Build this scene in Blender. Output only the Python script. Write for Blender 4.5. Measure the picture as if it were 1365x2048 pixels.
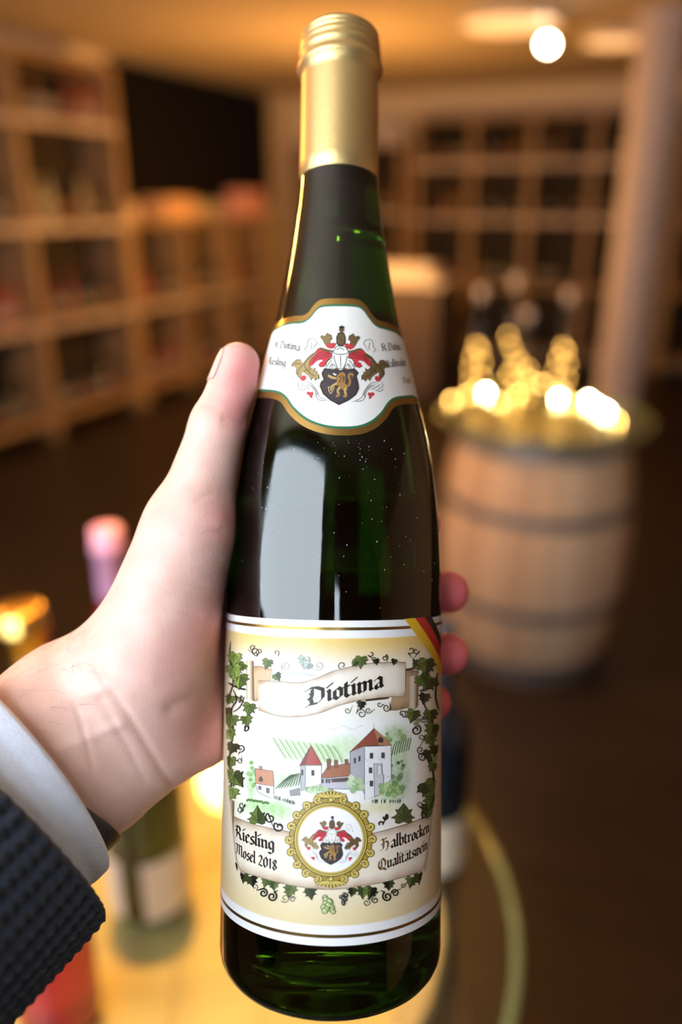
import bpy, bmesh, math, random
import numpy as np
from mathutils import Vector, Matrix

for o in list(bpy.data.objects):
    bpy.data.objects.remove(o, do_unlink=True)
SC = bpy.context.scene
COL = SC.collection
random.seed(4)
PI = math.pi

# ------------------------------------------------------------------ camera
FPX = 1585.0                                   # focal length in pixels of the 1365x2048 frame
PITCH = math.radians(21.5)
cam_d = bpy.data.cameras.new('camera')
cam = bpy.data.objects.new('camera', cam_d)
COL.objects.link(cam)
cam.location = (0, 0, 1.65)
cam.rotation_euler = (math.radians(90) - PITCH, 0, 0)
cam_d.sensor_fit = 'VERTICAL'
cam_d.sensor_height = 36.0
cam_d.lens = FPX / 2048 * 36
cam_d.clip_start = 0.01
cam_d.dof.use_dof = True
cam_d.dof.focus_distance = 0.245
cam_d.dof.aperture_fstop = 3.2
SC.camera = cam

# ------------------------------------------------------------------ view, world, large lights
SC.view_settings.view_transform = 'Standard'
SC.view_settings.look = 'None'
SC.view_settings.gamma = 1.0
SC.view_settings.use_curve_mapping = False
SC.view_settings.exposure = 0.0
SC.cycles.max_bounces = 14
SC.cycles.transmission_bounces = 10
SC.cycles.transparent_max_bounces = 12
SC.cycles.caustics_reflective = False
SC.cycles.caustics_refractive = False
SC.cycles.sample_clamp_indirect = 6.0
DAY = 9.8                                      # overcast daylight outside the shop windows
world = bpy.data.worlds.new('overcast_sky')
SC.world = world
world.use_nodes = True
bg = world.node_tree.nodes['Background']
bg.inputs[0].default_value = (0.80, 0.90, 1.0, 1)
bg.inputs[1].default_value = DAY

AZ = math.radians(24)                          # the room is turned 24 degrees against the camera heading
E1 = Vector((math.sin(AZ), math.cos(AZ), 0))   # along the left wall, away
E2 = Vector((math.cos(AZ), -math.sin(AZ), 0))  # to the right
def RW(e2, e1, z=0.0):
    return E2 * e2 + E1 * e1 + Vector((0, 0, z))
CEIL = 2.72
WALL_L, WALL_B, WALL_R, WALL_F = -4.6, 8.9, 3.2, -0.7
# openings of the shop front: (e2 from, e2 to, z from, z to)
OPENINGS = [(-2.0, 0.08, 1.585, 2.62), (0.31, 0.51, 1.63, 2.10), (1.03, 1.17, 1.63, 2.03)]
for i, (a0, a1, z0, z1) in enumerate(OPENINGS):   # daylight portals in the openings
    L = bpy.data.lights.new('daylight_portal', 'AREA')
    L.shape = 'RECTANGLE'; L.size = a1 - a0; L.size_y = z1 - z0
    L.cycles.is_portal = True
    o = bpy.data.objects.new('daylight_portal', L); COL.objects.link(o)
    o.location = RW((a0 + a1) / 2, WALL_F - 0.02, (z0 + z1) / 2)
    o.rotation_euler = (math.radians(90), 0, PI - AZ)
    o.rotation_euler = Vector(E1).to_track_quat('-Z', 'Y').to_euler()
WARM = (1.0, 0.45, 0.10)
def lamp(name, kind, loc, power, color=WARM, aim=None, size=0.05, spot=60, blend=0.6):
    L = bpy.data.lights.new(name, kind)
    L.energy = power; L.color = color
    if kind in ('POINT', 'SPOT'):
        L.shadow_soft_size = size
    else:
        L.shape = 'DISK'; L.size = size
    if kind == 'SPOT':
        L.spot_size = math.radians(spot); L.spot_blend = blend
    o = bpy.data.objects.new(name, L); COL.objects.link(o)
    o.location = loc
    if aim is not None:
        o.rotation_euler = (Vector(aim) - Vector(loc)).to_track_quat('-Z', 'Y').to_euler()
    return o
# unseen warm lights added to brighten the shop, near table and far barrel
lamp('shop_fill_light', 'POINT', RW(-2.30, 1.2, 2.14), 45, size=0.08)
lamp('shop_fill_light', 'POINT', RW(-1.30, 1.9, 2.14), 70, size=0.08)
lamp('table_fill_spot', 'SPOT', (-0.26, 0.86, 2.62), 200, color=(1.0, 0.43, 0.09), aim=(-0.18, 0.66, 0.93), size=0.03, spot=24, blend=0.3)
lamp('barrel_fill_spot', 'SPOT', (0.35, 1.35, 2.62), 24, color=(1.0, 0.72, 0.46), aim=(0.74, 2.55, 0.42), size=0.05, spot=34, blend=0.6)

# ------------------------------------------------------------------ helpers
def srgb(r, g, b):
    f = lambda c: (c / 255 / 12.92) if c <= 10.31 else ((c / 255 + 0.055) / 1.055) ** 2.4
    return (f(r), f(g), f(b))

def mat(name, col, rough=0.5, metal=0.0, var=0.12, scale=30.0, bump=0.0, bscale=200.0, spec=0.5, coat=0.0,
        sss=0.0, stretch=(1, 1, 1), emit=None, estr=0.0):
    """Principled surface whose colour varies with object-space noise, with an optional fine bump"""
    m = bpy.data.materials.new(name); m.use_nodes = True
    nt = m.node_tree; N = nt.nodes; Lk = nt.links
    P = N['Principled BSDF']
    tc = N.new('ShaderNodeTexCoord'); mp = N.new('ShaderNodeMapping'); mp.inputs['Scale'].default_value = stretch
    Lk.new(tc.outputs['Object'], mp.inputs['Vector'])
    nz = N.new('ShaderNodeTexNoise'); nz.inputs['Scale'].default_value = scale; nz.inputs['Detail'].default_value = 5
    Lk.new(mp.outputs[0], nz.inputs['Vector'])
    rp = N.new('ShaderNodeValToRGB')
    c = Vector(col)
    rp.color_ramp.elements[0].position = 0.3; rp.color_ramp.elements[0].color = (*(c * (1 - var)), 1)
    rp.color_ramp.elements[1].position = 0.7; rp.color_ramp.elements[1].color = (*(c * (1 + var)), 1)
    Lk.new(nz.outputs['Fac'], rp.inputs[0]); Lk.new(rp.outputs[0], P.inputs['Base Color'])
    P.inputs['Roughness'].default_value = rough; P.inputs['Metallic'].default_value = metal
    P.inputs['Specular IOR Level'].default_value = spec
    P.inputs['Coat Weight'].default_value = coat
    if sss:
        P.inputs['Subsurface Weight'].default_value = sss
        P.inputs['Subsurface Radius'].default_value = (0.004, 0.0015, 0.0008)
        P.inputs['Subsurface Scale'].default_value = 1.0
    if bump:
        b = N.new('ShaderNodeBump'); b.inputs['Strength'].default_value = bump; b.inputs['Distance'].default_value = 0.001
        n2 = N.new('ShaderNodeTexNoise'); n2.inputs['Scale'].default_value = bscale; n2.inputs['Detail'].default_value = 4
        Lk.new(mp.outputs[0], n2.inputs['Vector']); Lk.new(n2.outputs['Fac'], b.inputs['Height'])
        Lk.new(b.outputs[0], P.inputs['Normal'])
    if emit:
        P.inputs['Emission Color'].default_value = (*emit, 1); P.inputs['Emission Strength'].default_value = estr
    return m

def glass_mat(name, tint, edge, rough=0.02):
    """clear sheet glass: tinted see-through with Fresnel gloss, so light passes it"""
    m = bpy.data.materials.new(name); m.use_nodes = True
    nt = m.node_tree; N = nt.nodes; Lk = nt.links
    N.remove(N['Principled BSDF'])
    t = N.new('ShaderNodeBsdfTransparent'); t.inputs[0].default_value = (*tint, 1)
    g = N.new('ShaderNodeBsdfGlossy'); g.inputs['Roughness'].default_value = rough
    nz = N.new('ShaderNodeTexNoise'); nz.inputs['Scale'].default_value = 6
    mr = N.new('ShaderNodeMapRange'); mr.inputs['To Min'].default_value = rough; mr.inputs['To Max'].default_value = rough * 3
    Lk.new(nz.outputs['Fac'], mr.inputs['Value']); Lk.new(mr.outputs[0], g.inputs['Roughness'])
    fr = N.new('ShaderNodeFresnel'); ge = N.new('ShaderNodeNewGeometry')      # same Fresnel on both faces of the pane
    io = N.new('ShaderNodeMapRange'); io.inputs['To Min'].default_value = 1.45; io.inputs['To Max'].default_value = 1 / 1.45
    Lk.new(ge.outputs['Backfacing'], io.inputs['Value']); Lk.new(io.outputs[0], fr.inputs[0])
    mx = N.new('ShaderNodeMixShader')
    Lk.new(fr.outputs[0], mx.inputs[0]); Lk.new(t.outputs[0], mx.inputs[1]); Lk.new(g.outputs[0], mx.inputs[2])
    Lk.new(mx.outputs[0], N['Material Output'].inputs[0])
    return m

def add_obj(name, me, m, parent=None, loc=None, rot=None):
    o = bpy.data.objects.new(name, me)
    COL.objects.link(o)
    if m is not None and len(me.materials) == 0:
        me.materials.append(m)
    if parent is not None: o.parent = parent
    if loc is not None: o.location = loc
    if rot is not None: o.rotation_euler = rot
    return o

def tag(o, label, cat, group=None, kind=None):
    o['label'] = label; o['category'] = cat
    if group: o['group'] = group
    if kind: o['kind'] = kind
    return o

def struct(o, label=None):
    o['kind'] = 'structure'
    if label: o['label'] = label
    return o

def empty(name, loc=(0, 0, 0), rot=(0, 0, 0)):
    o = bpy.data.objects.new(name, None); COL.objects.link(o)
    o.location = loc; o.rotation_euler = rot; o.empty_display_size = 0.02
    return o

def bm_mesh(name, bm, smooth=False, angle=None):
    me = bpy.data.meshes.new(name)
    bmesh.ops.recalc_face_normals(bm, faces=bm.faces)
    bm.to_mesh(me); bm.free()
    if smooth:
        for p in me.polygons: p.use_smooth = True
    return me

def box(bm, x0, x1, y0, y1, z0, z1, bev=0.0):
    r = bmesh.ops.create_cube(bm, size=1)
    for v in r['verts']:
        v.co = Vector((x0 + (v.co.x + .5) * (x1 - x0), y0 + (v.co.y + .5) * (y1 - y0), z0 + (v.co.z + .5) * (z1 - z0)))
    if bev:
        es = list({e for v in r['verts'] for e in v.link_edges})
        bmesh.ops.bevel(bm, geom=es, offset=bev, segments=2, affect='EDGES', profile=0.5)

def box_mesh(name, *a, bev=0.0):
    bm = bmesh.new(); box(bm, *a, bev=bev)
    return bm_mesh(name, bm)

def lathe_mesh(name, prof, n=32, closed=True, smooth=True):
    """prof: list of (r, z); r 0 at either end makes a pole"""
    vs, fs = [], []; ring = []
    for r, z in prof:
        if r < 1e-7:
            ring.append([len(vs)]); vs.append((0, 0, z))
        else:
            ring.append(list(range(len(vs), len(vs) + n)))
            vs += [(r * math.cos(2 * PI * k / n), r * math.sin(2 * PI * k / n), z) for k in range(n)]
    for a, b in zip(ring[:-1], ring[1:]):
        for k in range(n):
            k2 = (k + 1) % n
            if len(a) == 1 and len(b) == 1: continue
            if len(a) == 1: fs.append((a[0], b[k], b[k2]))
            elif len(b) == 1: fs.append((a[k], b[0], a[k2]))
            else: fs.append((a[k], b[k], b[k2], a[k2]))
    me = bpy.data.meshes.new(name)
    me.from_pydata(vs, [], fs); me.update()
    bm = bmesh.new(); bm.from_mesh(me); bmesh.ops.recalc_face_normals(bm, faces=bm.faces); bm.to_mesh(me); bm.free()
    if smooth:
        for p in me.polygons: p.use_smooth = True
    return me

def tube_mesh(name, pts, r, n=6):
    pts = [Vector(p) for p in pts]; vs, fs = [], []
    for i, p in enumerate(pts):
        d = (pts[min(i + 1, len(pts) - 1)] - pts[max(i - 1, 0)]).normalized()
        a = d.orthogonal().normalized() if i == 0 else (a - d * a.dot(d)).normalized()
        b = d.cross(a)
        rr = r[i] if isinstance(r, (list, tuple)) else r
        vs += [p + (a * math.cos(2 * PI * k / n) + b * math.sin(2 * PI * k / n)) * rr for k in range(n)]
    for i in range(len(pts) - 1):
        for k in range(n):
            k2 = (k + 1) % n
            fs.append((i * n + k, i * n + k2, (i + 1) * n + k2, (i + 1) * n + k))
    fs.append(tuple(range(n - 1, -1, -1))); fs.append(tuple(range((len(pts) - 1) * n, len(pts) * n)))
    me = bpy.data.meshes.new(name); me.from_pydata([tuple(v) for v in vs], [], fs); me.update()
    for p in me.polygons: p.use_smooth = True
    return me

# ------------------------------------------------------------------ the room
ROT = (0, 0, -AZ)
M_WALL = mat('cream_plaster', (0.84, 0.74, 0.58), 0.85, var=0.04, scale=3, bump=0.15, bscale=60)
M_CEIL = mat('ceiling_paint', (0.70, 0.58, 0.44), 0.9, var=0.03, scale=2)
M_FLOOR = mat('dark_oiled_floor', (0.022, 0.014, 0.010), 0.42, var=0.35, scale=3.0, stretch=(1, 8, 1), bump=0.2, bscale=40)
M_FRAME = mat('anthracite_frame', (0.05, 0.05, 0.055), 0.4, var=0.1)
def room_box(name, m, a0, a1, b0, b1, z0, z1):
    c = RW((a0 + a1) / 2, (b0 + b1) / 2, z0)
    dx, dy = (a1 - a0) / 2, (b1 - b0) / 2
    return add_obj(name, box_mesh(name, -dx, dx, -dy, dy, 0, z1 - z0), m, None, c, ROT)
struct(room_box('floor', M_FLOOR, WALL_L - .1, WALL_R + .1, WALL_F - .1, WALL_B + .1, -0.1, 0))
struct(room_box('ceiling', M_CEIL, WALL_L - .1, WALL_R + .1, WALL_F - .1, WALL_B + .1, CEIL, CEIL + 0.1))
struct(room_box('wall_left', M_WALL, WALL_L - .1, WALL_L, WALL_F, WALL_B, 0, CEIL))
struct(room_box('wall_right', M_WALL, WALL_R, WALL_R + .1, WALL_F, WALL_B, 0, CEIL))
struct(room_box('wall_back', M_WALL, WALL_L, WALL_R, WALL_B, WALL_B + .1, 0, CEIL))
# shop front behind the camera, with its openings
bm = bmesh.new()
xs = [WALL_L]
for a0, a1, z0, z1 in OPENINGS:
    box(bm, xs[-1], a0, -0.1, 0, 0, CEIL)
    box(bm, a0, a1, -0.1, 0, 0, z0); box(bm, a0, a1, -0.1, 0, z1, CEIL)
    xs.append(a1)
box(bm, xs[-1], WALL_R, -0.1, 0, 0, CEIL)
M_DARKWALL = mat('dark_shopfront', (0.10, 0.085, 0.075), 0.8, var=0.1, scale=4)
struct(add_obj('wall_front', bm_mesh('wall_front', bm), M_DARKWALL, None, E1 * WALL_F, ROT))
for i, (a0, a1, z0, z1) in enumerate(OPENINGS):
    bm = bmesh.new(); t = 0.035
    box(bm, a0, a0 + t, -.08, -.03, z0, z1); box(bm, a1 - t, a1, -.08, -.03, z0, z1)
    box(bm, a0, a1, -.08, -.03, z0, z0 + t); box(bm, a0, a1, -.08, -.03, z1 - t, z1)
    struct(add_obj('window_%d' % (i + 1), bm_mesh('window', bm), M_FRAME, None, E1 * WALL_F, ROT))
# pale column standing behind the far barrel
col_c = on = None
def PXZ(px, py, z):
    """world point under a pixel at height z"""
    cx, cy = px - 682.5, 1024 - py
    d = Vector((cx, FPX * math.cos(PITCH) + cy * math.sin(PITCH), cy * math.cos(PITCH) - FPX * math.sin(PITCH)))
    t = (z - 1.65) / d.z
    return Vector((0, 0, 1.65)) + d * t
M_COLUMN = mat('painted_column', (0.64, 0.56, 0.56), 0.6, var=0.05, scale=5)
c = PXZ(1222, 880, 0)
pil = struct(add_obj('pillar', lathe_mesh('pillar', [(0, 0), (.17, 0), (.17, .12), (.15, .14), (.15, CEIL - .16), (.18, CEIL - .1), (.18, CEIL - .001), (0, CEIL - .001)], 32, smooth=False),
        M_COLUMN, None, c))
pil['label'] = 'pale round column rising behind the barrel with the fairy lights'; 

# ------------------------------------------------------------------ shelving
M_SHELF = mat('pine_shelf_wood', (0.38, 0.25, 0.135), 0.55, var=0.18, scale=6, stretch=(1, 1, 9))
M_BACK = mat('shelf_back_panel', (0.03, 0.02, 0.013), 0.8, var=0.15, scale=5)  # dark base colour stands in for the depth shade of the cells
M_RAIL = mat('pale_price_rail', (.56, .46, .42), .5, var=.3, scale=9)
def shelf(name, label, e2c, e1c, width, depth, boards, height, ups, rot, back=True, rails=()):
    """boards: heights of shelf boards, ups: offsets of uprights along the width"""
    r = empty(name, RW(e2c, e1c, 0), (0, 0, rot)); tag(r, label, 'shelf')
    for z in boards:
        add_obj('board', box_mesh('board', -width / 2, width / 2, -depth, 0, z - .025, z + .025, bev=.003), M_SHELF, r)
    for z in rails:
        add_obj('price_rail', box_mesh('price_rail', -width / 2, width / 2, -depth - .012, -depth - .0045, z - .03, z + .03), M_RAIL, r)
    for u in ups:
        add_obj('upright', box_mesh('upright', u - .035, u + .035, -depth - .004, 0, 0, height, bev=.003), M_SHELF, r)
    if back:
        add_obj('back_panel', box_mesh('back_panel', -width / 2, width / 2, -.012, -.002, .05, height - .02), M_BACK, r)
    return r
BZ = [.14, .81, 1.47, 2.14]
ROT_L = PI / 2 - AZ          # shelf fronts face +e2
ROT_B = -AZ
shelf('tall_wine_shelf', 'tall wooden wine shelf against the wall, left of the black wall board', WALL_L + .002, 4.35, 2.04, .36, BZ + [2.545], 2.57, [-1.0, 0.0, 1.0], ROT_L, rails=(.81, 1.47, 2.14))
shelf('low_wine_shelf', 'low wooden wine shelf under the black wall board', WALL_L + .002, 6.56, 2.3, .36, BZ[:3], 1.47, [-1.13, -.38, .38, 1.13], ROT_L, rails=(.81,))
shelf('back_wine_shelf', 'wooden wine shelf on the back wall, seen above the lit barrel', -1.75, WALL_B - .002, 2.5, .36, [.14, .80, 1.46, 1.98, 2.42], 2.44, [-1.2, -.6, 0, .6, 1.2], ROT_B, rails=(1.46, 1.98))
shelf('corner_wine_shelf', 'wooden wine shelf in the corner, just beside the bottle cap', -3.72, WALL_B - .002, 1.3, .36, [.14, .80, 1.50, 2.20], 2.22, [-.62, 0, .62], ROT_B, rails=(1.5, 2.2))
shelf('dark_wine_shelf', 'dark shelf on the back wall beyond the pale column', .55, WALL_B - .002, 1.9, .36, [.14, .80, 1.46, 2.1], 2.3, [-.9, 0, .9], ROT_B)

# shelf bottles: a few cheap kinds, copied
def bottle_prof(h, r, rn, sh, k=1.0):
    return [(0, 0), (r * .93, 0), (r, .008), (r, h * sh), (r * .86, h * (sh + .05)), (r * .55, h * (sh + .13)), (rn, h * (sh + .2)), (rn * .95, h * .93), (rn * 1.1, h * .94), (rn * 1.1, h), (0, h)]
BP = [lathe_mesh('shelf_bottle', bottle_prof(.31, .038, .014, .58), 12), lathe_mesh('shelf_bottle', bottle_prof(.33, .036, .013, .45), 12), lathe_mesh('shelf_bottle', bottle_prof(.30, .045, .015, .5), 12)]
BCOL = {'green': ((.012, .035, .012), .12), 'dark': ((.012, .009, .010), .12), 'amber': ((.28, .13, .02), .15), 'rose': ((.42, .09, .08), .15), 'pale': ((.55, .50, .30), .15)}
M_B = {k: mat(k + '_bottle_glass', c, r, var=.2, spec=.6) for k, (c, r) in BCOL.items()}
BM = {}
for k in M_B:
    for i, b in enumerate(BP):
        me = b.copy(); me.materials.clear(); me.materials.append(M_B[k]); BM[k, i] = me
# a paper label band for the shelf bottles
LB = {}
M_LAB = [mat('shelf_label_cream', (.30, .25, .18), .6, var=.1), mat('shelf_label_white', (.42, .38, .34), .6, var=.05), mat('shelf_label_red', (.25, .03, .03), .6, var=.1), mat('shelf_label_yellow', (.36, .22, .05), .6, var=.1)]
for i, (h, r) in enumerate(((.31, .038), (.33, .036), (.30, .045))):
    for j, m in enumerate(M_LAB):
        me = lathe_mesh('paper_label', [(r + .0008, .05), (r + .0008, h * .42)], 12); me.materials.append(m); LB[i, j] = me
def shelf_bottle(kind, i, j, p, rz, label, group):
    o = bpy.data.objects.new('shelf_bottle', BM[kind, i]); COL.objects.link(o); o.location = p; o.rotation_euler = (0, 0, rz)
    l = bpy.data.objects.new('paper_label', LB[i, j]); COL.objects.link(l); l.parent = o
    return tag(o, label, 'bottle', group)
WORD = {'green': 'dark green', 'dark': 'near-black', 'amber': 'amber', 'rose': 'rosy red', 'pale': 'pale straw-coloured'}
ORD = 'first second third fourth fifth sixth seventh eighth ninth tenth eleventh twelfth'.split()
def row(side, z, bays, kinds, step, depth, place, skip=0.0):
    """bottles on one board, bay by bay; counted from the left as the photograph shows them"""
    for bi, (a0, a1, bay) in enumerate(bays):
        a = a0; n = 0
        while a < a1:
            if random.random() >= skip:
                k = random.choice(kinds); i = random.randrange(3)
                p = RW(WALL_L + depth, a, z + .0252) if side == 'L' else RW(a, WALL_B - depth, z + .0252)
                shelf_bottle(k, i, random.choice((0, 0, 1, 2, 3)), p, random.random() * 6,
                             '%s bottle, %s from left on %s%s' % (WORD[k], ORD[n], place, bay), 'bottles on ' + place + bay)
                n += 1
            a += step * random.uniform(.97, 1.12)
for z, kinds, nm in ((.14, ['dark', 'green'], 'lowest'), (.81, ['dark', 'rose', 'green'], 'second'), (1.47, ['green', 'dark', 'pale'], 'third'), (2.14, ['amber', 'dark', 'rose'], 'top')):
    row('L', z, [(3.86, 4.27, ' edge bay'), (4.45, 5.25, ' full bay')], kinds, .108, .25, 'tall shelf %s board,' % nm)
for z, nm in ((.14, 'bottom'), (.81, 'upper')):
    row('L', z, [(5.54, 6.09, ' near bay'), (6.29, 6.84, ' middle bay'), (7.05, 7.6, ' far bay')], ['dark', 'dark', 'green', 'rose'], .115, .25, 'low shelf %s board,' % nm, .12)
BAYS = [(-2.86, -2.45, ' bay one'), (-2.26, -1.85, ' bay two'), (-1.66, -1.25, ' bay three'), (-1.06, -.65, ' bay four')]
for z, nm in ((.80, 'lower'), (1.46, 'middle'), (1.98, 'upper')):
    row('B', z, BAYS, ['dark', 'dark', 'green', 'amber'], .112, .22, 'back wall shelf %s board,' % nm, .2)
for z, nm in ((.80, 'lower'), (1.50, 'middle')):
    row('B', z, [(-4.25, -3.82, ' bay one'), (-3.63, -3.20, ' bay two')], ['dark', 'amber', 'green'], .118, .22, 'corner shelf %s board,' % nm, .1)
for z, nm in ((.80, 'lower'), (1.46, 'middle')):
    row('B', z, [(-.26, .47, ' bay beyond the column')], ['dark', 'green'], .13, .22, 'dark shelf %s board,' % nm, .1)

# wooden gift boxes and cartons: the pale patches on the shelves
M_CARD = [mat('pale_carton', (.80, .68, .60), .7, var=.06), mat('peach_carton', (.85, .52, .28), .7, var=.06), mat('pink_carton', (.85, .42, .36), .7, var=.05), mat('coral_carton', (.80, .22, .10), .7, var=.05), mat('white_carton', (.60, .58, .64), .7, var=.04)]
def carton(p, rz, w, d, h, mi, label):
    r = empty('carton', p, (0, 0, rz)); tag(r, label, 'box')
    add_obj('body', box_mesh('body', -w / 2, w / 2, -d / 2, d / 2, 0, h, bev=.004), M_CARD[mi], r)
    add_obj('lid', box_mesh('lid', -w / 2 - .004, w / 2 + .004, -d / 2 - .004, d / 2 + .004, h - .04, h + .004, bev=.003), M_CARD[mi], r)
    add_obj('ribbon', box_mesh('ribbon', -.012, .012, -d / 2 - .006, d / 2 + .006, 0.001, h + .006), M_CARD[(mi + 1) % 5], r)
    return r
Z1 = .0252
carton(RW(WALL_L + .2, 4.02, 2.14 + Z1), ROT_L, .2, .22, .16, 4, 'pale carton on the top board of the tall shelf near the frame edge') if False else None
carton(RW(WALL_L + .22, 5.52, 1.47 + Z1), ROT_L, .12, .2, .12, 0, 'small pale carton at the near end of the low shelf top')
carton(RW(WALL_L + .22, 6.15, 1.47 + Z1), ROT_L, .46, .24, .17, 1, 'large peach carton lying on the low shelf top')
carton(RW(WALL_L + .22, 7.46, 1.47 + Z1), ROT_L, .34, .24, .24, 2, 'pink carton at the far end of the low shelf top')
carton(RW(WALL_L + .30, 5.47, 2.02), ROT_L, .30, .1, .1, 3, 'coral box on a small bracket at the corner of the black board') if False else None
carton(RW(-3.35, WALL_B - .2, 2.2 + Z1), ROT_B, .42, .22, .17, 4, 'white carton lying on top of the corner shelf')
carton(RW(-3.3, WALL_B - .2, 1.5 + Z1), ROT_B, .5, .2, .1, 0, 'flat pale carton on the middle board of the corner shelf') if False else None

# black board on the left wall
bb = empty('wall_board', RW(WALL_L + .001, 7.02, 1.66), (0, 0, ROT_L)); tag(bb, 'large black board hanging on the wall above the low shelf', 'board')
M_BLACK = mat('matt_black_panel', (.006, .005, .007), .9, var=.2, scale=8, spec=.2)
add_obj('panel', box_mesh('panel', -1.24, 1.24, -.045, 0, 0, 1.0, bev=.004), M_BLACK, bb)
bm = bmesh.new()
box(bm, -1.27, 1.27, -.055, -.001, 1.0, 1.03); box(bm, -1.27, 1.27, -.055, -.001, -.03, 0); box(bm, -1.27, -1.24, -.055, -.001, 0, 1.0); box(bm, 1.24, 1.27, -.055, -.001, 0, 1.0)
add_obj('frame', bm_mesh('frame', bm), mat('black_frame', (.012, .011, .012), .4), bb)

# ceiling spotlight, and glowing discs standing in for light pools on the ceiling
M_CAN = mat('white_lamp_metal', (.7, .66, .6), .4)
def em_mat(name, col, s):
    m = mat(name, (.9, .85, .8), .4, emit=col, estr=s); return m
def ceiling_pool(p, r, s, label):
    e = empty('ceiling_light_pool', p); tag(e, label, 'lamp')
    add_obj('rim', lathe_mesh('rim', [(r, 0), (r * 1.06, 0), (r * 1.06, -.05), (r, -.055), (r, 0)], 32, smooth=False), M_CAN, e)
    add_obj('glow_disc', lathe_mesh('glow_disc', [(r * .999, -.03), (r * .9, -.05), (r * .5, -.06), (0, -.063)], 32), em_mat('warm_pool_glow', (1, .48, .18), s), e)
p = PXZ(1022, 42, CEIL - .03); ceiling_pool((p.x, p.y, CEIL - .001),   .30, 1.5, 'glowing disc standing in for a peach light pool on the ceiling, left of the bright spotlight')
p = PXZ(1232, 78, CEIL - .03); ceiling_pool((p.x, p.y, CEIL - .001), .22, 1.5, 'glowing disc standing in for a peach light pool on the ceiling, between the spotlight and the column')
p = PXZ(1096, 89, CEIL - .16)
sp = empty('spotlight', (p.x, p.y, CEIL - .001)); tag(sp, 'small bright ceiling spotlight pointing at the camera', 'lamp')
aim = (Vector((0, 0, 1.65)) - p).normalized()
add_obj('canopy', lathe_mesh('canopy', [(0, 0), (.05, 0), (.05, -.02), (.045, -.025), (0, -.025)], 24, smooth=False), M_CAN, sp)
add_obj('stem', lathe_mesh('stem', [(0, -.025), (.008, -.025), (.008, -.13), (0, -.13)], 12, smooth=False), M_CAN, sp)
hd = add_obj('lamp_head', lathe_mesh('lamp_head', [(0, -.09), (.03, -.09), (.04, -.06), (.042, .02), (.036, .02), (.036, 0), (0, 0)], 24, smooth=False), M_CAN, sp, (0, 0, -.158))
hd.rotation_euler = aim.to_track_quat('Z', 'Y').to_euler()
add_obj('lens', lathe_mesh('lens', [(.0355, .004), (.02, .01), (0, .012)], 24), em_mat('lit_lens', (1, .86, .62), 60), hd)

# pendant light added behind the bottle neck to brighten the far corner
pg = empty('pendant_fill_light', (-.005, 6.3, CEIL - .001)); tag(pg, 'added pendant light hidden behind the bottle neck, brightening the far corner', 'lamp')
add_obj('canopy', lathe_mesh('canopy', [(0, 0), (.05, 0), (.045, -.025), (0, -.028)], 24, smooth=False), M_CAN, pg)
add_obj('cord', lathe_mesh('cord', [(0, -.02), (.003, -.02), (.003, -1.07), (0, -1.07)], 8), M_BLACK, pg)
add_obj('socket', lathe_mesh('socket', [(0, -1.04), (.02, -1.04), (.025, -1.085), (0, -1.085)], 16, smooth=False), M_CAN, pg)
add_obj('globe', lathe_mesh('globe', [(.09 * math.sin(a), -1.17 + .09 * math.cos(a)) for a in np.linspace(0, PI, 17)], 32), em_mat('fill_globe_glow', WARM, 320), pg)

# white counter with a cloth, beyond the barrel
M_WHITE = mat('white_counter_top', (.62, .58, .62), .5, var=.04)
M_CDARK = mat('counter_front', (.10, .075, .07), .6, var=.15)
p = PXZ(850, 556, 1.02)
ct = empty('sales_counter', (p.x - .25, p.y + .1, 0), (0, 0, ROT_B)); tag(ct, 'counter with a pale top between the bottle and the lit barrel', 'counter')
add_obj('worktop', box_mesh('worktop', -.52, .52, -.30, .30, .97, 1.02, bev=.006), M_WHITE, ct)
add_obj('front_panel', box_mesh('front_panel', -.48, .48, -.26, -.23, .05, .97), M_CDARK, ct)
add_obj('side_panel', box_mesh('side_panel', -.48, -.45, -.23, .26, .05, .97), M_CDARK, ct)
add_obj('side_panel', box_mesh('side_panel', .45, .48, -.23, .26, .05, .97), M_CDARK, ct)
add_obj('plinth', box_mesh('plinth', -.44, .44, -.22, .22, 0, .05), M_FRAME, ct)
q = ct.matrix_basis @ Vector((.1, 0, 1.0202))
carton(q, ROT_B, .56, .30, .11, 4, 'white carton standing on the counter top')

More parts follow.
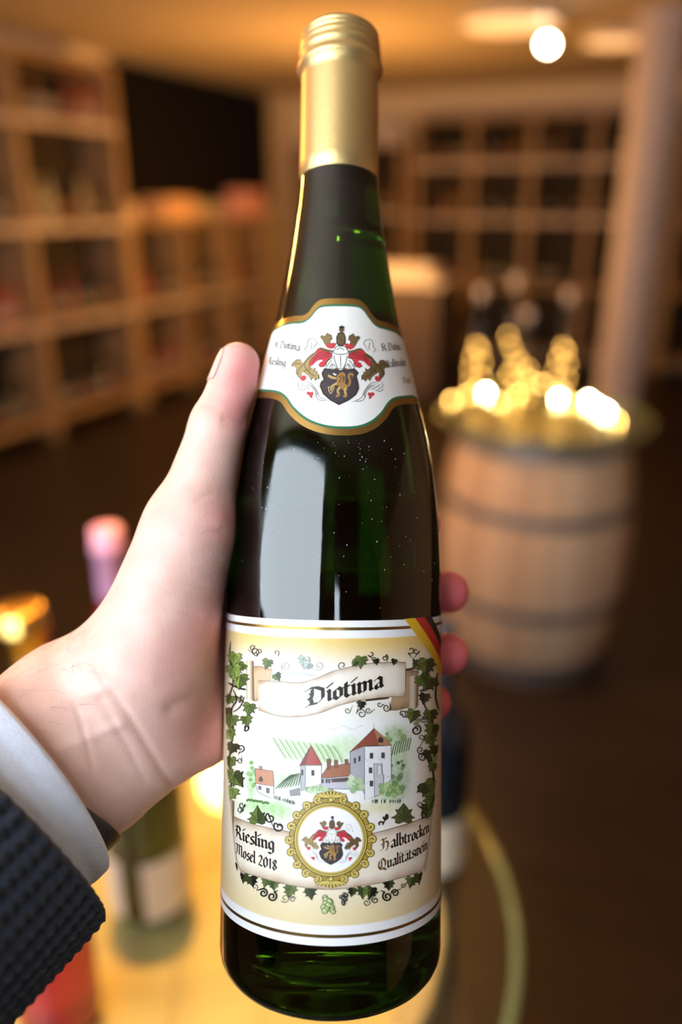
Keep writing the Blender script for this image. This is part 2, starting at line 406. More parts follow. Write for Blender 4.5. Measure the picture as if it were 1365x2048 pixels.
# ------------------------------------------------------------------ barrels
M_OAK = [mat('oak_stave', (.58, .41, .27), .6, var=.16, scale=5, stretch=(6, 6, .6), bump=.2, bscale=50), mat('oak_stave_pale', (.64, .47, .32), .6, var=.16, scale=5, stretch=(6, 6, .6), bump=.2, bscale=50), mat('oak_stave_brown', (.50, .34, .22), .6, var=.16, scale=5, stretch=(6, 6, .6), bump=.2, bscale=50)]
M_HOOP = mat('galvanised_hoop', (.17, .17, .185), .5, metal=.35, var=.2, scale=12)
M_HEAD = mat('oak_barrel_head', (.66, .44, .20), .5, var=.12, scale=5, stretch=(1, 8, 1))
BH = .93
def brad(t):                     # t 0..1 along the height
    return .285 + .062 * (1 - (2 * t - 1) ** 2)
NST = 24
def stave_mesh(m):
    vs, fs = [], []; nz, na = 10, 2; hw = PI / NST * .985
    for s in (0, 1):
        for i in range(nz + 1):
            t = i / nz; R = brad(t) - s * .027
            for j in range(na + 1):
                a = -hw + 2 * hw * j / na
                rr = R - (.0012 if j in (0, na) and s == 0 else 0)
                vs.append((rr * math.cos(a), rr * math.sin(a), t * BH))
    n1 = (nz + 1) * (na + 1)
    for i in range(nz):
        for j in range(na):
            a = i * (na + 1) + j
            fs.append((a, a + 1, a + na + 2, a + na + 1)); fs.append((n1 + a, n1 + a + na + 1, n1 + a + na + 2, n1 + a + 1))
        for j in (0, na):
            a = i * (na + 1) + j; b = a + na + 1
            fs.append((a, b, n1 + b, n1 + a) if j == 0 else (b, a, n1 + a, n1 + b))
    for i in (0, nz):
        for j in range(na):
            a = i * (na + 1) + j
            fs.append((a, n1 + a, n1 + a + 1, a + 1) if i == 0 else (a, a + 1, n1 + a + 1, n1 + a))
    me = bpy.data.meshes.new('stave'); me.from_pydata(vs, [], fs); me.update(); me.materials.append(m)
    return me
STAVES = [stave_mesh(m) for m in M_OAK]
HOOPS = [(.955, .07), (.70, .04), (.32, .04), (.05, .07)]
def hoop_mesh(t, w):
    a, b = t - w / 2 / BH, t + w / 2 / BH
    a, b = max(a, .001), min(b, .999)
    p = [(brad(a) - .0005, a * BH), (brad(a) + .0025, a * BH), (brad((a + b) / 2) + .003, (a + b) / 2 * BH), (brad(b) + .0025, b * BH), (brad(b) - .0005, b * BH)]
    me = lathe_mesh('hoop', p + [p[0]], 48, smooth=False); me.materials.append(M_HOOP); return me
HOOPM = [hoop_mesh(*h) for h in HOOPS]
def disc_plank(x0, x1, R, z0, z1):
    """one board of a round head: strip x0..x1 of a disc"""
    n = 6; up = [(x0 + (x1 - x0) * i / n) for i in range(n + 1)]
    top = [(x, math.sqrt(max(R * R - x * x, 1e-6))) for x in up]
    pts = top + [(x, -y) for x, y in reversed(top)]
    vs = [(x, y, z0) for x, y in pts] + [(x, y, z1) for x, y in pts]; k = len(pts)
    fs = [tuple(range(k - 1, -1, -1)), tuple(range(k, 2 * k))] + [(i, (i + 1) % k, k + (i + 1) % k, k + i) for i in range(k)]
    me = bpy.data.meshes.new('head_board'); me.from_pydata(vs, [], fs); me.update()
    bm = bmesh.new(); bm.from_mesh(me); bmesh.ops.recalc_face_normals(bm, faces=bm.faces); bm.to_mesh(me); bm.free()
    me.materials.append(M_HEAD); return me
HR = .2585
HB = [disc_plank(-HR + i * 2 * HR / 6 + .0006, -HR + (i + 1) * 2 * HR / 6 - .0006, HR, BH - .03, BH - .008) for i in range(6)]
def barrel(loc, rz, label):
    e = empty('wine_barrel', loc, (0, 0, rz)); tag(e, label, 'barrel')
    for k in range(NST):
        add_obj('stave', STAVES[(k * 7 + k // 3) % 3], None, e, None, (0, 0, 2 * PI * k / NST))
    for h in HOOPM: add_obj('hoop', h, None, e)
    for h in HB: add_obj('head_board', h, None, e)
    return e
M_PLATE = glass_mat('greenish_plate_glass', (.90, .97, .91), None)
M_EDGE = mat('green_glass_edge', (.22, .25, .10), .15, var=.1, spec=.7)
def plate(loc, R, label):
    e = empty('glass_top', loc); tag(e, label, 'glass top')
    add_obj('plate', lathe_mesh('plate', [(0, 0), (R - .012, 0), (R - .012, .010), (0, .010)], 64, smooth=False), M_PLATE, e)
    add_obj('rim', lathe_mesh('rim', [(R - .0118, .0003), (R - .002, .0003), (R, .005), (R - .002, .0097), (R - .0118, .0097), (R - .0118, .0003)], 64), M_EDGE, e)
    return e
ZT = BH + .0102                                     # top of the glass plates
FB = Vector((.722, 2.75, 0)); NB = Vector((-.175, .655, 0))
barrel(FB, .4, 'oak wine barrel with grey hoops standing beside the column under fairy lights')
plate(FB + Vector((0, 0, BH + .0001)), .372, 'round greenish glass top on the barrel with the lit bottles')
barrel(NB, .1, 'oak barrel under the held bottle, its head lit orange')
plate(NB + Vector((0, 0, BH + .0001)), .368, 'round glass top under the held bottle with green rim at its edge')

# fairy-light bottles on the far barrel
M_CLEAR = glass_mat('clear_bottle_glass', (.93, .95, .90), None)
M_CORK = mat('pale_stopper', (.78, .66, .58), .6, var=.1)
M_WIRE = mat('copper_light_wire', (.75, .45, .18), .35, metal=.9)
M_BULB = em_mat('lit_fairy_bulb', (1.0, .55, .13), 110)
M_BULB2 = em_mat('dim_fairy_bulb', (1.0, .50, .10), 20)
M_BULB_W = em_mat('bright_fairy_bulb', (1.0, .80, .45), 650)
def bulb_mesh(r, m):
    me = lathe_mesh('bulb', [(0, -r), (r * .7, -r * .7), (r, 0), (r * .7, r * .7), (0, r)], 8); me.materials.append(m); return me
BU = bulb_mesh(.0045, M_BULB); BU2 = bulb_mesh(.0055, M_BULB2); BUW = bulb_mesh(.005, M_BULB_W)
CLEARB = lathe_mesh('glass', [(0, 0), (.036, .0), (.040, .01), (.040, .17), (.036, .19), (.020, .225), (.0145, .25), (.0145, .30), (.016, .302), (.016, .315), (.013, .315)], 24)
def lit_bottle(px, py, pt, label, nb):
    p = PXZ(px, py, ZT)
    d = math.hypot(p.x, p.y); cy = 1024 - pt; el = cy * math.cos(PITCH) - FPX * math.sin(PITCH); fw = FPX * math.cos(PITCH) + cy * math.sin(PITCH)
    h = (1.65 + p.y * el / fw - ZT) / .337            # stretch so that the stopper reaches the row pt
    e = empty('lit_bottle', (p.x, p.y, ZT + .0001)); tag(e, label, 'bottle light'); e.scale = (1, 1, h)
    add_obj('glass', CLEARB, M_CLEAR, e)
    add_obj('stopper', lathe_mesh('stopper', [(0, .30), (.0125, .30), (.0125, .316), (.018, .318), (.018, .335), (0, .337)], 16, smooth=False), M_CORK, e)
    pts = []
    for i in range(60):
        t = i / 59; a = t * 5 * 2 * PI; r = .028 - .012 * t
        pts.append((r * math.cos(a), r * math.sin(a), .012 + t * .17))
    add_obj('wire', tube_mesh('wire', pts, .0007, 4), M_WIRE, e)
    for i in range(nb):
        add_obj('bulb', BU2, None, e, pts[int((i + .5) * 59 / nb)])
lit_bottle(950, 800, 575, 'corked clear bottle with fairy lights inside, leftmost on the barrel', 9)
lit_bottle(1040, 822, 620, 'short corked clear bottle with fairy lights inside, front middle of the barrel', 7)
lit_bottle(1118, 802, 580, 'corked clear bottle with fairy lights inside, next to the column', 9)
lit_bottle(1015, 785, 550, 'tall corked clear bottle with fairy lights inside, rear of the barrel', 6)
# loose string of lights lying on the glass top
sl = empty('string_lights', FB + Vector((0, 0, ZT + .0005))); tag(sl, 'string of bright fairy lights lying on the barrel glass top', 'string lights')
lp = [PXZ(x, y, ZT + .006) - sl.location for x, y in ((905, 800), (935, 790), (972, 784), (1000, 805), (1035, 790), (1060, 762), (1085, 768), (1118, 796), (1150, 806), (1178, 800), (1196, 812), (1214, 822), (1236, 842))]
add_obj('wire', tube_mesh('wire', lp, .0008, 4), M_WIRE, sl)
for i, q in enumerate(lp):
    add_obj('bulb', BUW if i in (2, 7, 9, 10, 11) else BU, None, sl, q)

# bottles on the near barrel
def glass_bottle_mat(name, col, rough=.06):
    m = mat(name, col, rough, var=.1, spec=.6); P = m.node_tree.nodes['Principled BSDF']; return m
M_GREENB = mat('olive_green_bottle_glass', (.035, .06, .012), .1, var=.2, spec=.6)
M_GREENB.node_tree.nodes['Principled BSDF'].inputs['Transmission Weight'].default_value = .55
M_DARKB = mat('blue_black_bottle_glass', (.010, .014, .022), .15, var=.2, spec=.6)
M_ROSE = mat('rose_wine_glass', (.75, .03, .06), .1, var=.1, spec=.6)
M_ROSE.node_tree.nodes['Principled BSDF'].inputs['Transmission Weight'].default_value = .5
M_PAPER = mat('cream_paper_label', (.86, .80, .66), .55, var=.04)
M_PINKCAP = mat('pink_foil_capsule', (.72, .36, .56), .35, var=.05)
M_GOLDF = mat('crinkled_gold_foil', (.85, .55, .14), .25, metal=1.0, var=.15, scale=60, bump=.6, bscale=90)
M_STEEL = mat('plain_capsule', (.05, .06, .09), .35)
def table_bottle(loc, rz, h, r, rn, sh, gm, cap_m, label, lab=None, cap_from=.72):
    e = empty('wine_bottle', loc, (0, 0, rz)); tag(e, label, 'bottle')
    P = [(0, 0), (r * .9, 0), (r * .98, .004), (r, .012), (r, h * sh), (r * .96, h * (sh + .04)), (r * .8, h * (sh + .09)), (r * .55, h * (sh + .14)), (rn * 1.15, h * (sh + .19)), (rn, h * .74), (rn * .95, h * .985), (0, h * .985)]
    add_obj('glass_body', lathe_mesh('glass_body', P, 32), gm, e)
    c0 = h * cap_from
    add_obj('capsule', lathe_mesh('capsule', [(rn * 1.12, c0), (rn * 1.1, h * .9), (rn * 1.22, h * .905), (rn * 1.22, h * .93), (rn * 1.14, h * .935), (rn * 1.12, h * .995), (rn * .9, h), (0, h)], 32), cap_m, e)
    for a0, a1, z0, z1 in (lab or []):
        n = 20; vs, fs = [], []
        for i in range(n + 1):
            a = math.radians(a0 + (a1 - a0) * i / n)
            for z in (z0, z1): vs.append(((r + .0006) * math.sin(a), -(r + .0006) * math.cos(a), z))
        fs = [(2 * i, 2 * i + 2, 2 * i + 3, 2 * i + 1) for i in range(n)]
        me = bpy.data.meshes.new('paper_label'); me.from_pydata(vs, [], fs); me.update()
        for q in me.polygons: q.use_smooth = True
        add_obj('paper_label', me, M_PAPER, e)
    return e
p = PXZ(300, 1808, ZT); table_bottle((p.x, p.y + .012, ZT), 0, .31, .043, .0145, .55, M_GREENB, M_GOLDF, 'green bottle with cream labels standing on the orange-lit barrel below the wrist', [(6, 80, .008, .085), (-86, -26, .008, .085)])
p = PXZ(212, 1062, ZT + .33); table_bottle((p.x, p.y, ZT), 0, .335, .038, .0165, .5, M_ROSE, M_PINKCAP, 'bottle with a pink capsule standing behind the thumb and wrist')
p = PXZ(38, 1215, ZT + .30); table_bottle((p.x, p.y, ZT), .5, .30, .042, .022, .45, M_DARKB, M_GOLDF, 'bottle with crinkled gold foil at the frame edge above the cuff', None, .55)
p = PXZ(150, 2010, ZT); table_bottle((p.x - .012, p.y - .005, ZT), 0, .30, .038, .0145, .52, M_ROSE, M_PINKCAP, 'red rosé bottle partly hidden behind the navy sleeve')
p = PXZ(865, 1770, ZT); table_bottle((p.x, p.y + .04, ZT), 0, .31, .040, .0145, .55, M_DARKB, M_STEEL, 'dark bottle with white label peeking out behind the held bottle', [(-60, 70, .012, .085)])

# ------------------------------------------------------------------ the held bottle
CAMM = cam.matrix_basis.copy()
TAU, RHO = math.radians(3.4), math.radians(0.63)
DFOOT = 0.2765
def CP(px, py, d):
    """point in camera space (x right, y up, z to the camera)"""
    return np.array(((px - 682.5) / FPX * d, -(py - 1024) / FPX * d, -d))
AX = np.array((math.sin(RHO), math.cos(RHO) * math.cos(TAU), -math.cos(RHO) * math.sin(TAU)))
FOOT = CP(669.7, 1118, DFOOT)
AY = np.array((0, 0, -1.0)); AY -= AX * AY.dot(AX); AY /= np.linalg.norm(AY)
AXX = np.cross(AY, AX)
BROT = np.stack([AXX, AY, AX], 1)                 # bottle -> camera
BM4 = Matrix([[*BROT[i], FOOT[i]] for i in range(3)] + [[0, 0, 0, 1]])
R0 = 0.0371
# silhouette of the bottle: (image row, half width in pixels) turned into (z, r)
SIL = [(362, 79.3), (384, 80), (441, 87.5), (476, 92.5), (546, 103.5), (599, 113.5), (650, 123), (700, 137), (745, 149), (789, 160), (824, 170.5), (860, 180),
       (897, 188), (942, 195.5), (1014, 204.8), (1061, 208.7), (1131, 212.6), (1200, 215)]
PZ, PR = [], []
for y, hw in SIL:
    z = 0.0
    for _ in range(6):
        D = DFOOT + z * math.sin(TAU)
        r = D * math.sin(math.atan(hw / FPX * math.cos(math.atan((y - 1024) / FPX)) ** 0))
        z = (1118 - y) / FPX * (D - r * r / D) / math.cos(TAU)
    PZ.append(z); PR.append(min(r, R0))
PZ += [-.020, -.0255]; PR += [R0, R0]
ZB = -0.1400                                       # underside of the bottle
heel = [(ZB + .0115 * (1 - math.sin(a)) , R0 - .0125 * (1 - math.cos(a))) for a in np.linspace(0, PI / 2, 7)]
PZ += [-.12] + [h[0] for h in heel]; PR += [R0] + [h[1] for h in heel]
o_ = np.argsort(PZ); PZ = np.array(PZ)[o_]; PR = np.array(PR)[o_]
ZN = PZ[-1]                                        # where the cap skirt begins
def smooth_prof():
    zz = np.concatenate([PZ[:8], np.linspace(PZ[8], ZN, 90)])
    rr = np.interp(zz, PZ, PR)
    k = 8
    tail = rr[8:].copy()
    for _ in range(6):
        tail[1:-1] = (tail[:-2] + 2 * tail[1:-1] + tail[2:]) / 4
    rr[8:] = tail
    return zz, rr
GZ, GR = smooth_prof()
def rprof(z): return np.interp(z, GZ, GR)
def px2b(pts):
    """pixels -> (u, z) on the bottle's skin, u = arc length at radius R0 (0 at the front)"""
    p = np.atleast_2d(np.asarray(pts, float))
    d = np.stack([(p[:, 0] - 682.5) / FPX, -(p[:, 1] - 1024) / FPX, -np.ones(len(p))], 1)
    d /= np.linalg.norm(d, axis=1)[:, None]
    o = (np.zeros(3) - FOOT) @ BROT; d = d @ BROT
    t = np.full(len(p), .19)
    for _ in range(60):
        q = o + d * t[:, None]; rho = np.hypot(q[:, 0], q[:, 1])
        t = np.minimum(t + np.clip((rho - rprof(q[:, 2])) * .8, -.004, .02), .272)
    q = o + d * t[:, None]
    return np.stack([np.arctan2(q[:, 0], -q[:, 1]) * R0, q[:, 2]], 1)
def b2px(u, z):
    th = np.asarray(u) / R0; r = rprof(np.asarray(z))
    q = np.stack([r * np.sin(th), -r * np.cos(th), np.asarray(z) + 0 * th], -1) @ BROT.T + FOOT
    return 682.5 + FPX * q[..., 0] / -q[..., 2], 1024 - FPX * q[..., 1] / -q[..., 2]

bottle = empty('wine_bottle'); bottle.matrix_world = CAMM @ BM4
tag(bottle, 'tall dark green wine bottle with gold cap and picture label, held in the hand', 'bottle')

# dark green glass
M_GLASS = bpy.data.materials.new('dark_green_glass'); M_GLASS.use_nodes = True
nt = M_GLASS.node_tree; P = nt.nodes['Principled BSDF']
P.inputs['Base Color'].default_value = (.007, .042, .010, 1)
P.inputs['Transmission Weight'].default_value = 1.0; P.inputs['IOR'].default_value = 1.62
nz = nt.nodes.new('ShaderNodeTexNoise'); nz.inputs['Scale'].default_value = 55; nz.inputs['Detail'].default_value = 6
tc = nt.nodes.new('ShaderNodeTexCoord'); nt.links.new(tc.outputs['Object'], nz.inputs['Vector'])
mr = nt.nodes.new('ShaderNodeMapRange'); mr.inputs['From Min'].default_value = .4; mr.inputs['From Max'].default_value = .75
mr.inputs['To Min'].default_value = .015; mr.inputs['To Max'].default_value = .16
nt.links.new(nz.outputs['Fac'], mr.inputs['Value']); nt.links.new(mr.outputs[0], P.inputs['Roughness'])
bp = nt.nodes.new('ShaderNodeBump'); bp.inputs['Strength'].default_value = .10; bp.inputs['Distance'].default_value = .0004
n3 = nt.nodes.new('ShaderNodeTexNoise'); n3.inputs['Scale'].default_value = 90; nt.links.new(tc.outputs['Object'], n3.inputs['Vector'])
nt.links.new(n3.outputs['Fac'], bp.inputs['Height']); nt.links.new(bp.outputs[0], P.inputs['Normal'])
prof = [(0, ZB + .006), (.018, ZB + .005), (R0 - .0125 - .004, ZB + .0008), (R0 - .0125 - .001, ZB)] + [(r, z) for z, r in zip(GZ, GR)] + [(.0125, ZN + .002), (.0115, ZN + .03), (0, ZN + .03)]
glass = add_obj('glass_body', lathe_mesh('glass_body', prof, 128), M_GLASS, bottle)
# the wine: index relative to the glass around it
M_WINE = bpy.data.materials.new('white_wine'); M_WINE.use_nodes = True
P = M_WINE.node_tree.nodes['Principled BSDF']
nz = M_WINE.node_tree.nodes.new('ShaderNodeTexNoise'); nz.inputs['Scale'].default_value = 5
rp = M_WINE.node_tree.nodes.new('ShaderNodeValToRGB'); rp.color_ramp.elements[0].color = (.62, .68, .28, 1); rp.color_ramp.elements[1].color = (.68, .74, .32, 1)
M_WINE.node_tree.links.new(nz.outputs['Fac'], rp.inputs[0]); M_WINE.node_tree.links.new(rp.outputs[0], P.inputs['Base Color'])
P.inputs['Transmission Weight'].default_value = 1.0; P.inputs['IOR'].default_value = .84; P.inputs['Roughness'].default_value = .0
wz = np.linspace(ZB + .012, ZN - .02, 50); wr = np.maximum(np.minimum(rprof(wz) - .0034, rprof(wz + .0) - .0034), .005); wr[0] *= .8
wine = add_obj('wine', lathe_mesh('wine', [(0, wz[0])] + [(r, z) for z, r in zip(wz, wr)] + [(0, wz[-1])], 64), M_WINE, bottle)

# gold screw cap with rolled thread rings
M_GOLD = mat('satin_gold_cap', srgb(204, 174, 116), .40, metal=.85, var=.03, scale=20, bump=.08, bscale=700)
def capz(y):
    z = .15
    for _ in range(6):
        D = DFOOT + z * math.sin(TAU); z = (1118 - y) / FPX * (D - .0007) / math.cos(TAU)
    return z
c0, c1, c2, ct = ZN - .0012, capz(150), capz(131), capz(74)
rc = .01415
cp_ = [(rc * .99, c0), (rc * 1.01, c0 + .0003), (rc * 1.005, c0 + .006), (rc * .995, c0 + .016), (rc * .985, c1 - .004), (rc * .985, c1 - .0012), (rc * 1.07, c1), (rc * 1.10, c1 + .0012), (rc * 1.05, c1 + .0024), (rc * .985, c2 + .0006),
       (rc * 1.035, c2 + .0016), (rc * 1.035, c2 + .0030), (rc * .995, c2 + .0040)]
zz = c2 + .0040; H_ = ct - zz
for f, r in ((.10, 1.02), (.28, 1.02), (.34, .985), (.40, .985), (.46, 1.01), (.54, 1.01), (.60, .975), (.66, .975), (.71, 1.0), (.76, 1.0), (.80, .975)):
    cp_.append((rc * r, zz + H_ * f))
for a in np.linspace(0, PI / 2, 7):
    cp_.append((rc * .97 - .0035 * (1 - math.cos(a)), zz + H_ * .86 + H_ * .14 * math.sin(a)))
cp_ += [(.004, ct), (0, ct)]
cap = add_obj('screw_cap', lathe_mesh('screw_cap', cp_, 96), M_GOLD, bottle)
md = cap.modifiers.new('bev', 'EDGE_SPLIT'); md.split_angle = math.radians(70)

# dust on the shoulder
rd = random.Random(11); dv, df = [], []
for i in range(110):
    c_ = rd.choice(((735, 915, 60, 45), (700, 1010, 90, 70), (560, 920, 30, 80), (800, 1080, 50, 80), (640, 1130, 120, 70), (690, 900, 60, 25)))
    q = px2b([(rd.gauss(c_[0], c_[2]), 880 + abs(rd.gauss(c_[1], c_[3]) - 880) % 340)])[0]
    s_ = rd.uniform(.00004, .00010); e_ = rd.uniform(1, 2.5); th = q[0] / R0; r_ = rprof(q[1]) + .00006
    b_ = len(dv)
    for du, dz in ((-1, -1), (1, -1), (1, 1), (-1, 1)):
        t_ = th + du * s_ / r_
        for h_ in (0, .00007): dv.append(((r_ + h_) * math.sin(t_), -(r_ + h_) * math.cos(t_), q[1] + dz * s_ * e_))
    df += [(b_ + 1, b_ + 3, b_ + 5, b_ + 7), (b_, b_ + 2, b_ + 3, b_ + 1), (b_ + 2, b_ + 4, b_ + 5, b_ + 3), (b_ + 4, b_ + 6, b_ + 7, b_ + 5), (b_ + 6, b_, b_ + 1, b_ + 7)]
me = bpy.data.meshes.new('dust'); me.from_pydata(dv, [], df); me.update()
add_obj('dust', me, mat('pale_dust', (.5, .5, .48), .9), bottle)['kind'] = 'stuff'

# ------------------------------------------------------------------ the arm and hand (camera-space metres, then world)
def sd_cone(p, a, b, ra, rb, n=None, s=1.0):
    a = np.asarray(a); b = np.asarray(b); ab = b - a
    t = np.clip(((p - a) @ ab) / (ab @ ab), 0, 1)
    q = p - a - t[:, None] * ab
    if n is not None:
        q = q + (s - 1) * (q @ n)[:, None] * n
    return np.linalg.norm(q, axis=1) - (ra + (rb - ra) * t)
def smin(a, b, k):
    h = np.clip(.5 + .5 * (b - a) / k, 0, 1)
    return b + (a - b) * h - k * h * (1 - h)
WR = CP(158, 1476, .262)                         # wrist centre
ARM = np.array((-.62, -.48, .62)); ARM /= np.linalg.norm(ARM)
FN = np.array((.35, .1, 1.0)); FN -= ARM * FN.dot(ARM); FN /= np.linalg.norm(FN)   # thin direction of the wrist
FW = np.cross(ARM, FN)                           # wide direction
def finger(y, rb, rf, angs, dy=(0, 0, 0, 0)):
    pts = []
    for a, d_ in zip(angs, dy):
        a = math.radians(a); R = rb + rf - .0006
        D = DFOOT + R * math.sin(a)
        x0 = (668 - 682.5) / FPX * DFOOT + R * math.cos(a)
        pts.append(np.array((x0, -(y + d_ - 1024) / FPX * D, -D)))
    return pts
FING = [(1048, .0360, .0085, (146, 104, 66, 40), (60, 20, 0, 0), (.0115, .0094, .0088, .0076)),
        (1184, .0368, .0088, (150, 104, 60, 21), (20, 6, 0, 0), (.0118, .0096, .0090, .0078)),
        (1308, .0371, .0085, (150, 104, 60, 21), (-10, 0, 0, 0), (.0115, .0092, .0086, .0077)),
        (1405, .0371, .0072, (148, 108, 68, 31), (-30, -6, 0, 0), (.0105, .0082, .0075, .0067))]
FCH = [(finger(y, rb, rf, an, dy), rs) for y, rb, rf, an, dy, rs in FING]
C1, C2, C3 = CP(262, 1345, .264), CP(270, 1425, .268), CP(278, 1492, .266)
T1, T2, TI, TT = CP(290, 1330, .257), CP(380, 1062, .262), CP(437, 852, .2655), CP(473, 726, .268)
def hand_sdf(p):
    d = sd_cone(p, WR + ARM * .16, WR + ARM * -.004, .036, .0300, FN, 1.32) 
    d = smin(d, sd_cone(p, WR + FW * .009 - ARM * .004, C1, .0165, .0170), .014)
    d = smin(d, sd_cone(p, WR, C2, .026, .021, FN, 1.2), .012)
    d = smin(d, sd_cone(p, WR - FW * .016, C3, .0140, .0120), .012)
    for (c, ra), (ch, rs) in zip(((C1, .018), (C2, .018), (C2, .018), (C3, .0125)), FCH):
        d = smin(d, sd_cone(p, c, ch[0], ra, rs[0]), .010)
    d = smin(d, sd_cone(p, C3, CP(402, 1452, .280), .0118, .0140), .010)
    d = smin(d, sd_cone(p, T1, T2, .0192, .0134), .012)
    d = smin(d, sd_cone(p, C2, T2, .016, .012), .012)
    th = sd_cone(p, T2, TI, .0136, .0092)
    th = smin(th, sd_cone(p, TI, TT, .0088, .0064), .004)
    th = smin(th, sd_cone(p, CP(470, 790, .268), CP(482, 728, .2685), .0070, .0058), .004)
    d = smin(d, th, .006)
    for ch, rs in FCH:
        f = sd_cone(p, ch[0], ch[1], rs[0], rs[1])
        f = smin(f, sd_cone(p, ch[1], ch[2], rs[1], rs[2]), .003)
        f = smin(f, sd_cone(p, ch[2], ch[3], rs[2], rs[3]), .003)
        d = smin(d, f, .004)
    q = (p - FOOT) @ BROT                         # press the skin against the bottle
    db = np.hypot(q[:, 0], q[:, 1]) - (rprof(q[:, 2]) + .0006)
    return -smin(-d, db, .0012)

def surface_net(fn, lo, hi, h, coarse=4):
    n = (np.ceil((hi - lo) / h / coarse).astype(int)) * coarse + 1
    ax = [lo[i] + h * np.arange(n[i]) for i in range(3)]
    g = np.stack(np.meshgrid(*[a[::coarse] for a in ax], indexing='ij'), -1)
    dc = fn(g.reshape(-1, 3)).reshape(g.shape[:3])
    D = np.repeat(np.repeat(np.repeat(dc, coarse, 0), coarse, 1), coarse, 2)[:n[0], :n[1], :n[2]]
    m = np.abs(D) < h * coarse * 2.2
    idx = np.argwhere(m)
    D[m] = fn(np.stack([ax[i][idx[:, i]] for i in range(3)], 1))
    S = D < 0
    c = [S[i:n[0] - 1 + i, j:n[1] - 1 + j, k:n[2] - 1 + k] for i in (0, 1) for j in (0, 1) for k in (0, 1)]
    tot = sum(x.astype(np.int8) for x in c)
    act = (tot > 0) & (tot < 8)
    ci = np.argwhere(act); vid = -np.ones(act.shape, int); vid[act] = np.arange(len(ci))
    acc = np.zeros((len(ci), 3)); cnt = np.zeros(len(ci))
    cor = [(i, j, k) for i in (0, 1) for j in (0, 1) for k in (0, 1)]
    for a in cor:
        for b in cor:
            if sum(b) - sum(a) == 1 and all(y >= x for x, y in zip(a, b)):
                da = D[ci[:, 0] + a[0], ci[:, 1] + a[1], ci[:, 2] + a[2]]; db = D[ci[:, 0] + b[0], ci[:, 1] + b[1], ci[:, 2] + b[2]]
                x = (da < 0) != (db < 0)
                t = np.where(x, da / np.where(x, da - db, 1), 0)
                acc[x] += np.array(a) + t[x, None] * (np.array(b) - np.array(a)); cnt += x
    V = lo + h * (ci + acc / cnt[:, None])
    F = []
    for axis in range(3):
        e = [slice(None)] * 3; e2 = [slice(None)] * 3
        e[axis] = slice(0, -1); e2[axis] = slice(1, None)
        sa, sb = S[tuple(e)], S[tuple(e2)]
        ed = np.argwhere(sa != sb)
        u, v = [(1, 2), (2, 0), (0, 1)][axis]
        ok = (ed[:, u] > 0) & (ed[:, v] > 0) & (ed[:, u] < n[u] - 1) & (ed[:, v] < n[v] - 1)
        ed = ed[ok]
        def cell(du, dv):
            q = ed.copy(); q[:, u] += du; q[:, v] += dv; return vid[q[:, 0], q[:, 1], q[:, 2]]
        quad = np.stack([cell(-1, -1), cell(0, -1), cell(0, 0), cell(-1, 0)], 1)
        fl = sa[ed[:, 0], ed[:, 1], ed[:, 2]]
        quad[~fl] = quad[~fl][:, ::-1]
        F.append(quad)
    F = np.concatenate(F); F = F[(F >= 0).all(1)]
    return V, F
hV, hF = surface_net(hand_sdf, np.array((-.205, -.175, -.345)), np.array((.055, .065, -.15)), .0009)
def vnormals(V, F):
    n = np.cross(V[F[:, 2]] - V[F[:, 0]], V[F[:, 3]] - V[F[:, 1]])
    N = np.zeros_like(V)
    for k in range(4): np.add.at(N, F[:, k], n)
    return N / (np.linalg.norm(N, axis=1)[:, None] + 1e-12)
def relax(V, F, it):
    for _ in range(it):
        A = np.zeros_like(V); c = np.zeros(len(V))
        for k in range(4):
            a, b = F[:, k], F[:, (k + 1) % 4]
            np.add.at(A, a, V[b]); np.add.at(c, a, 1); np.add.at(A, b, V[a]); np.add.at(c, b, 1)
        V = V * .5 + .5 * A / c[:, None]
    return V
def main_piece(V, F):
    par = list(range(len(V)))
    def find(x):
        while par[x] != x:
            par[x] = par[par[x]]; x = par[x]
        return x
    for q in F.tolist():
        r = find(q[0])
        for x in q[1:]:
            par[find(x)] = r
    root = np.array([find(i) for i in range(len(V))])
    keep = root == np.bincount(root).argmax()
    idx = np.cumsum(keep) - 1
    return V[keep], idx[F[keep[F].all(1)]]
hV, hF = main_piece(hV, hF)
hV = relax(hV, hF, 3)
hN = vnormals(hV, hF)
def topx(V): return np.stack([682.5 + FPX * V[:, 0] / -V[:, 2], 1024 - FPX * V[:, 1] / -V[:, 2]], 1)
def polyd(p, pl):
    d = np.full(len(p), 1e9)
    for a, b in zip(pl[:-1], pl[1:]):
        a = np.array(a, float); b = np.array(b, float); ab = b - a
        t = np.clip((p - a) @ ab / (ab @ ab), 0, 1)
        d = np.minimum(d, np.linalg.norm(p - a - t[:, None] * ab, axis=1))
    return d
hp = topx(hV)
front = np.clip(hN[:, 2] * 2.5, 0, 1)
CREASE = [([(183, 1322), (218, 1375), (265, 1445), (304, 1507), (343, 1572)], 9, .9), ([(200, 1400), (230, 1450), (258, 1500), (290, 1562)], 7, .45), ([(150, 1400), (172, 1480), (185, 1530)], 6, .3),
          ([(420, 1372), (385, 1397), (343, 1418)], 14, .9), ([(319, 1363), (380, 1358), (448, 1367)], 9, .35), ([(448, 834), (470, 838), (490, 846)], 6, .5), ([(446, 846), (468, 851), (486, 857)], 5, .3),
          ([(365, 1068), (405, 1070), (445, 1064)], 5, .3), ([(300, 1165), (350, 1160), (410, 1172)], 5, .2), ([(395, 1000), (430, 985), (455, 990)], 6, .25), ([(330, 1110), (390, 1112), (440, 1120)], 4, .2), ([(290, 1215), (350, 1218), (400, 1235)], 4, .2),
          ([(400, 805), (415, 812), (432, 812)], 5, .3)]
disp = np.zeros(len(hV))
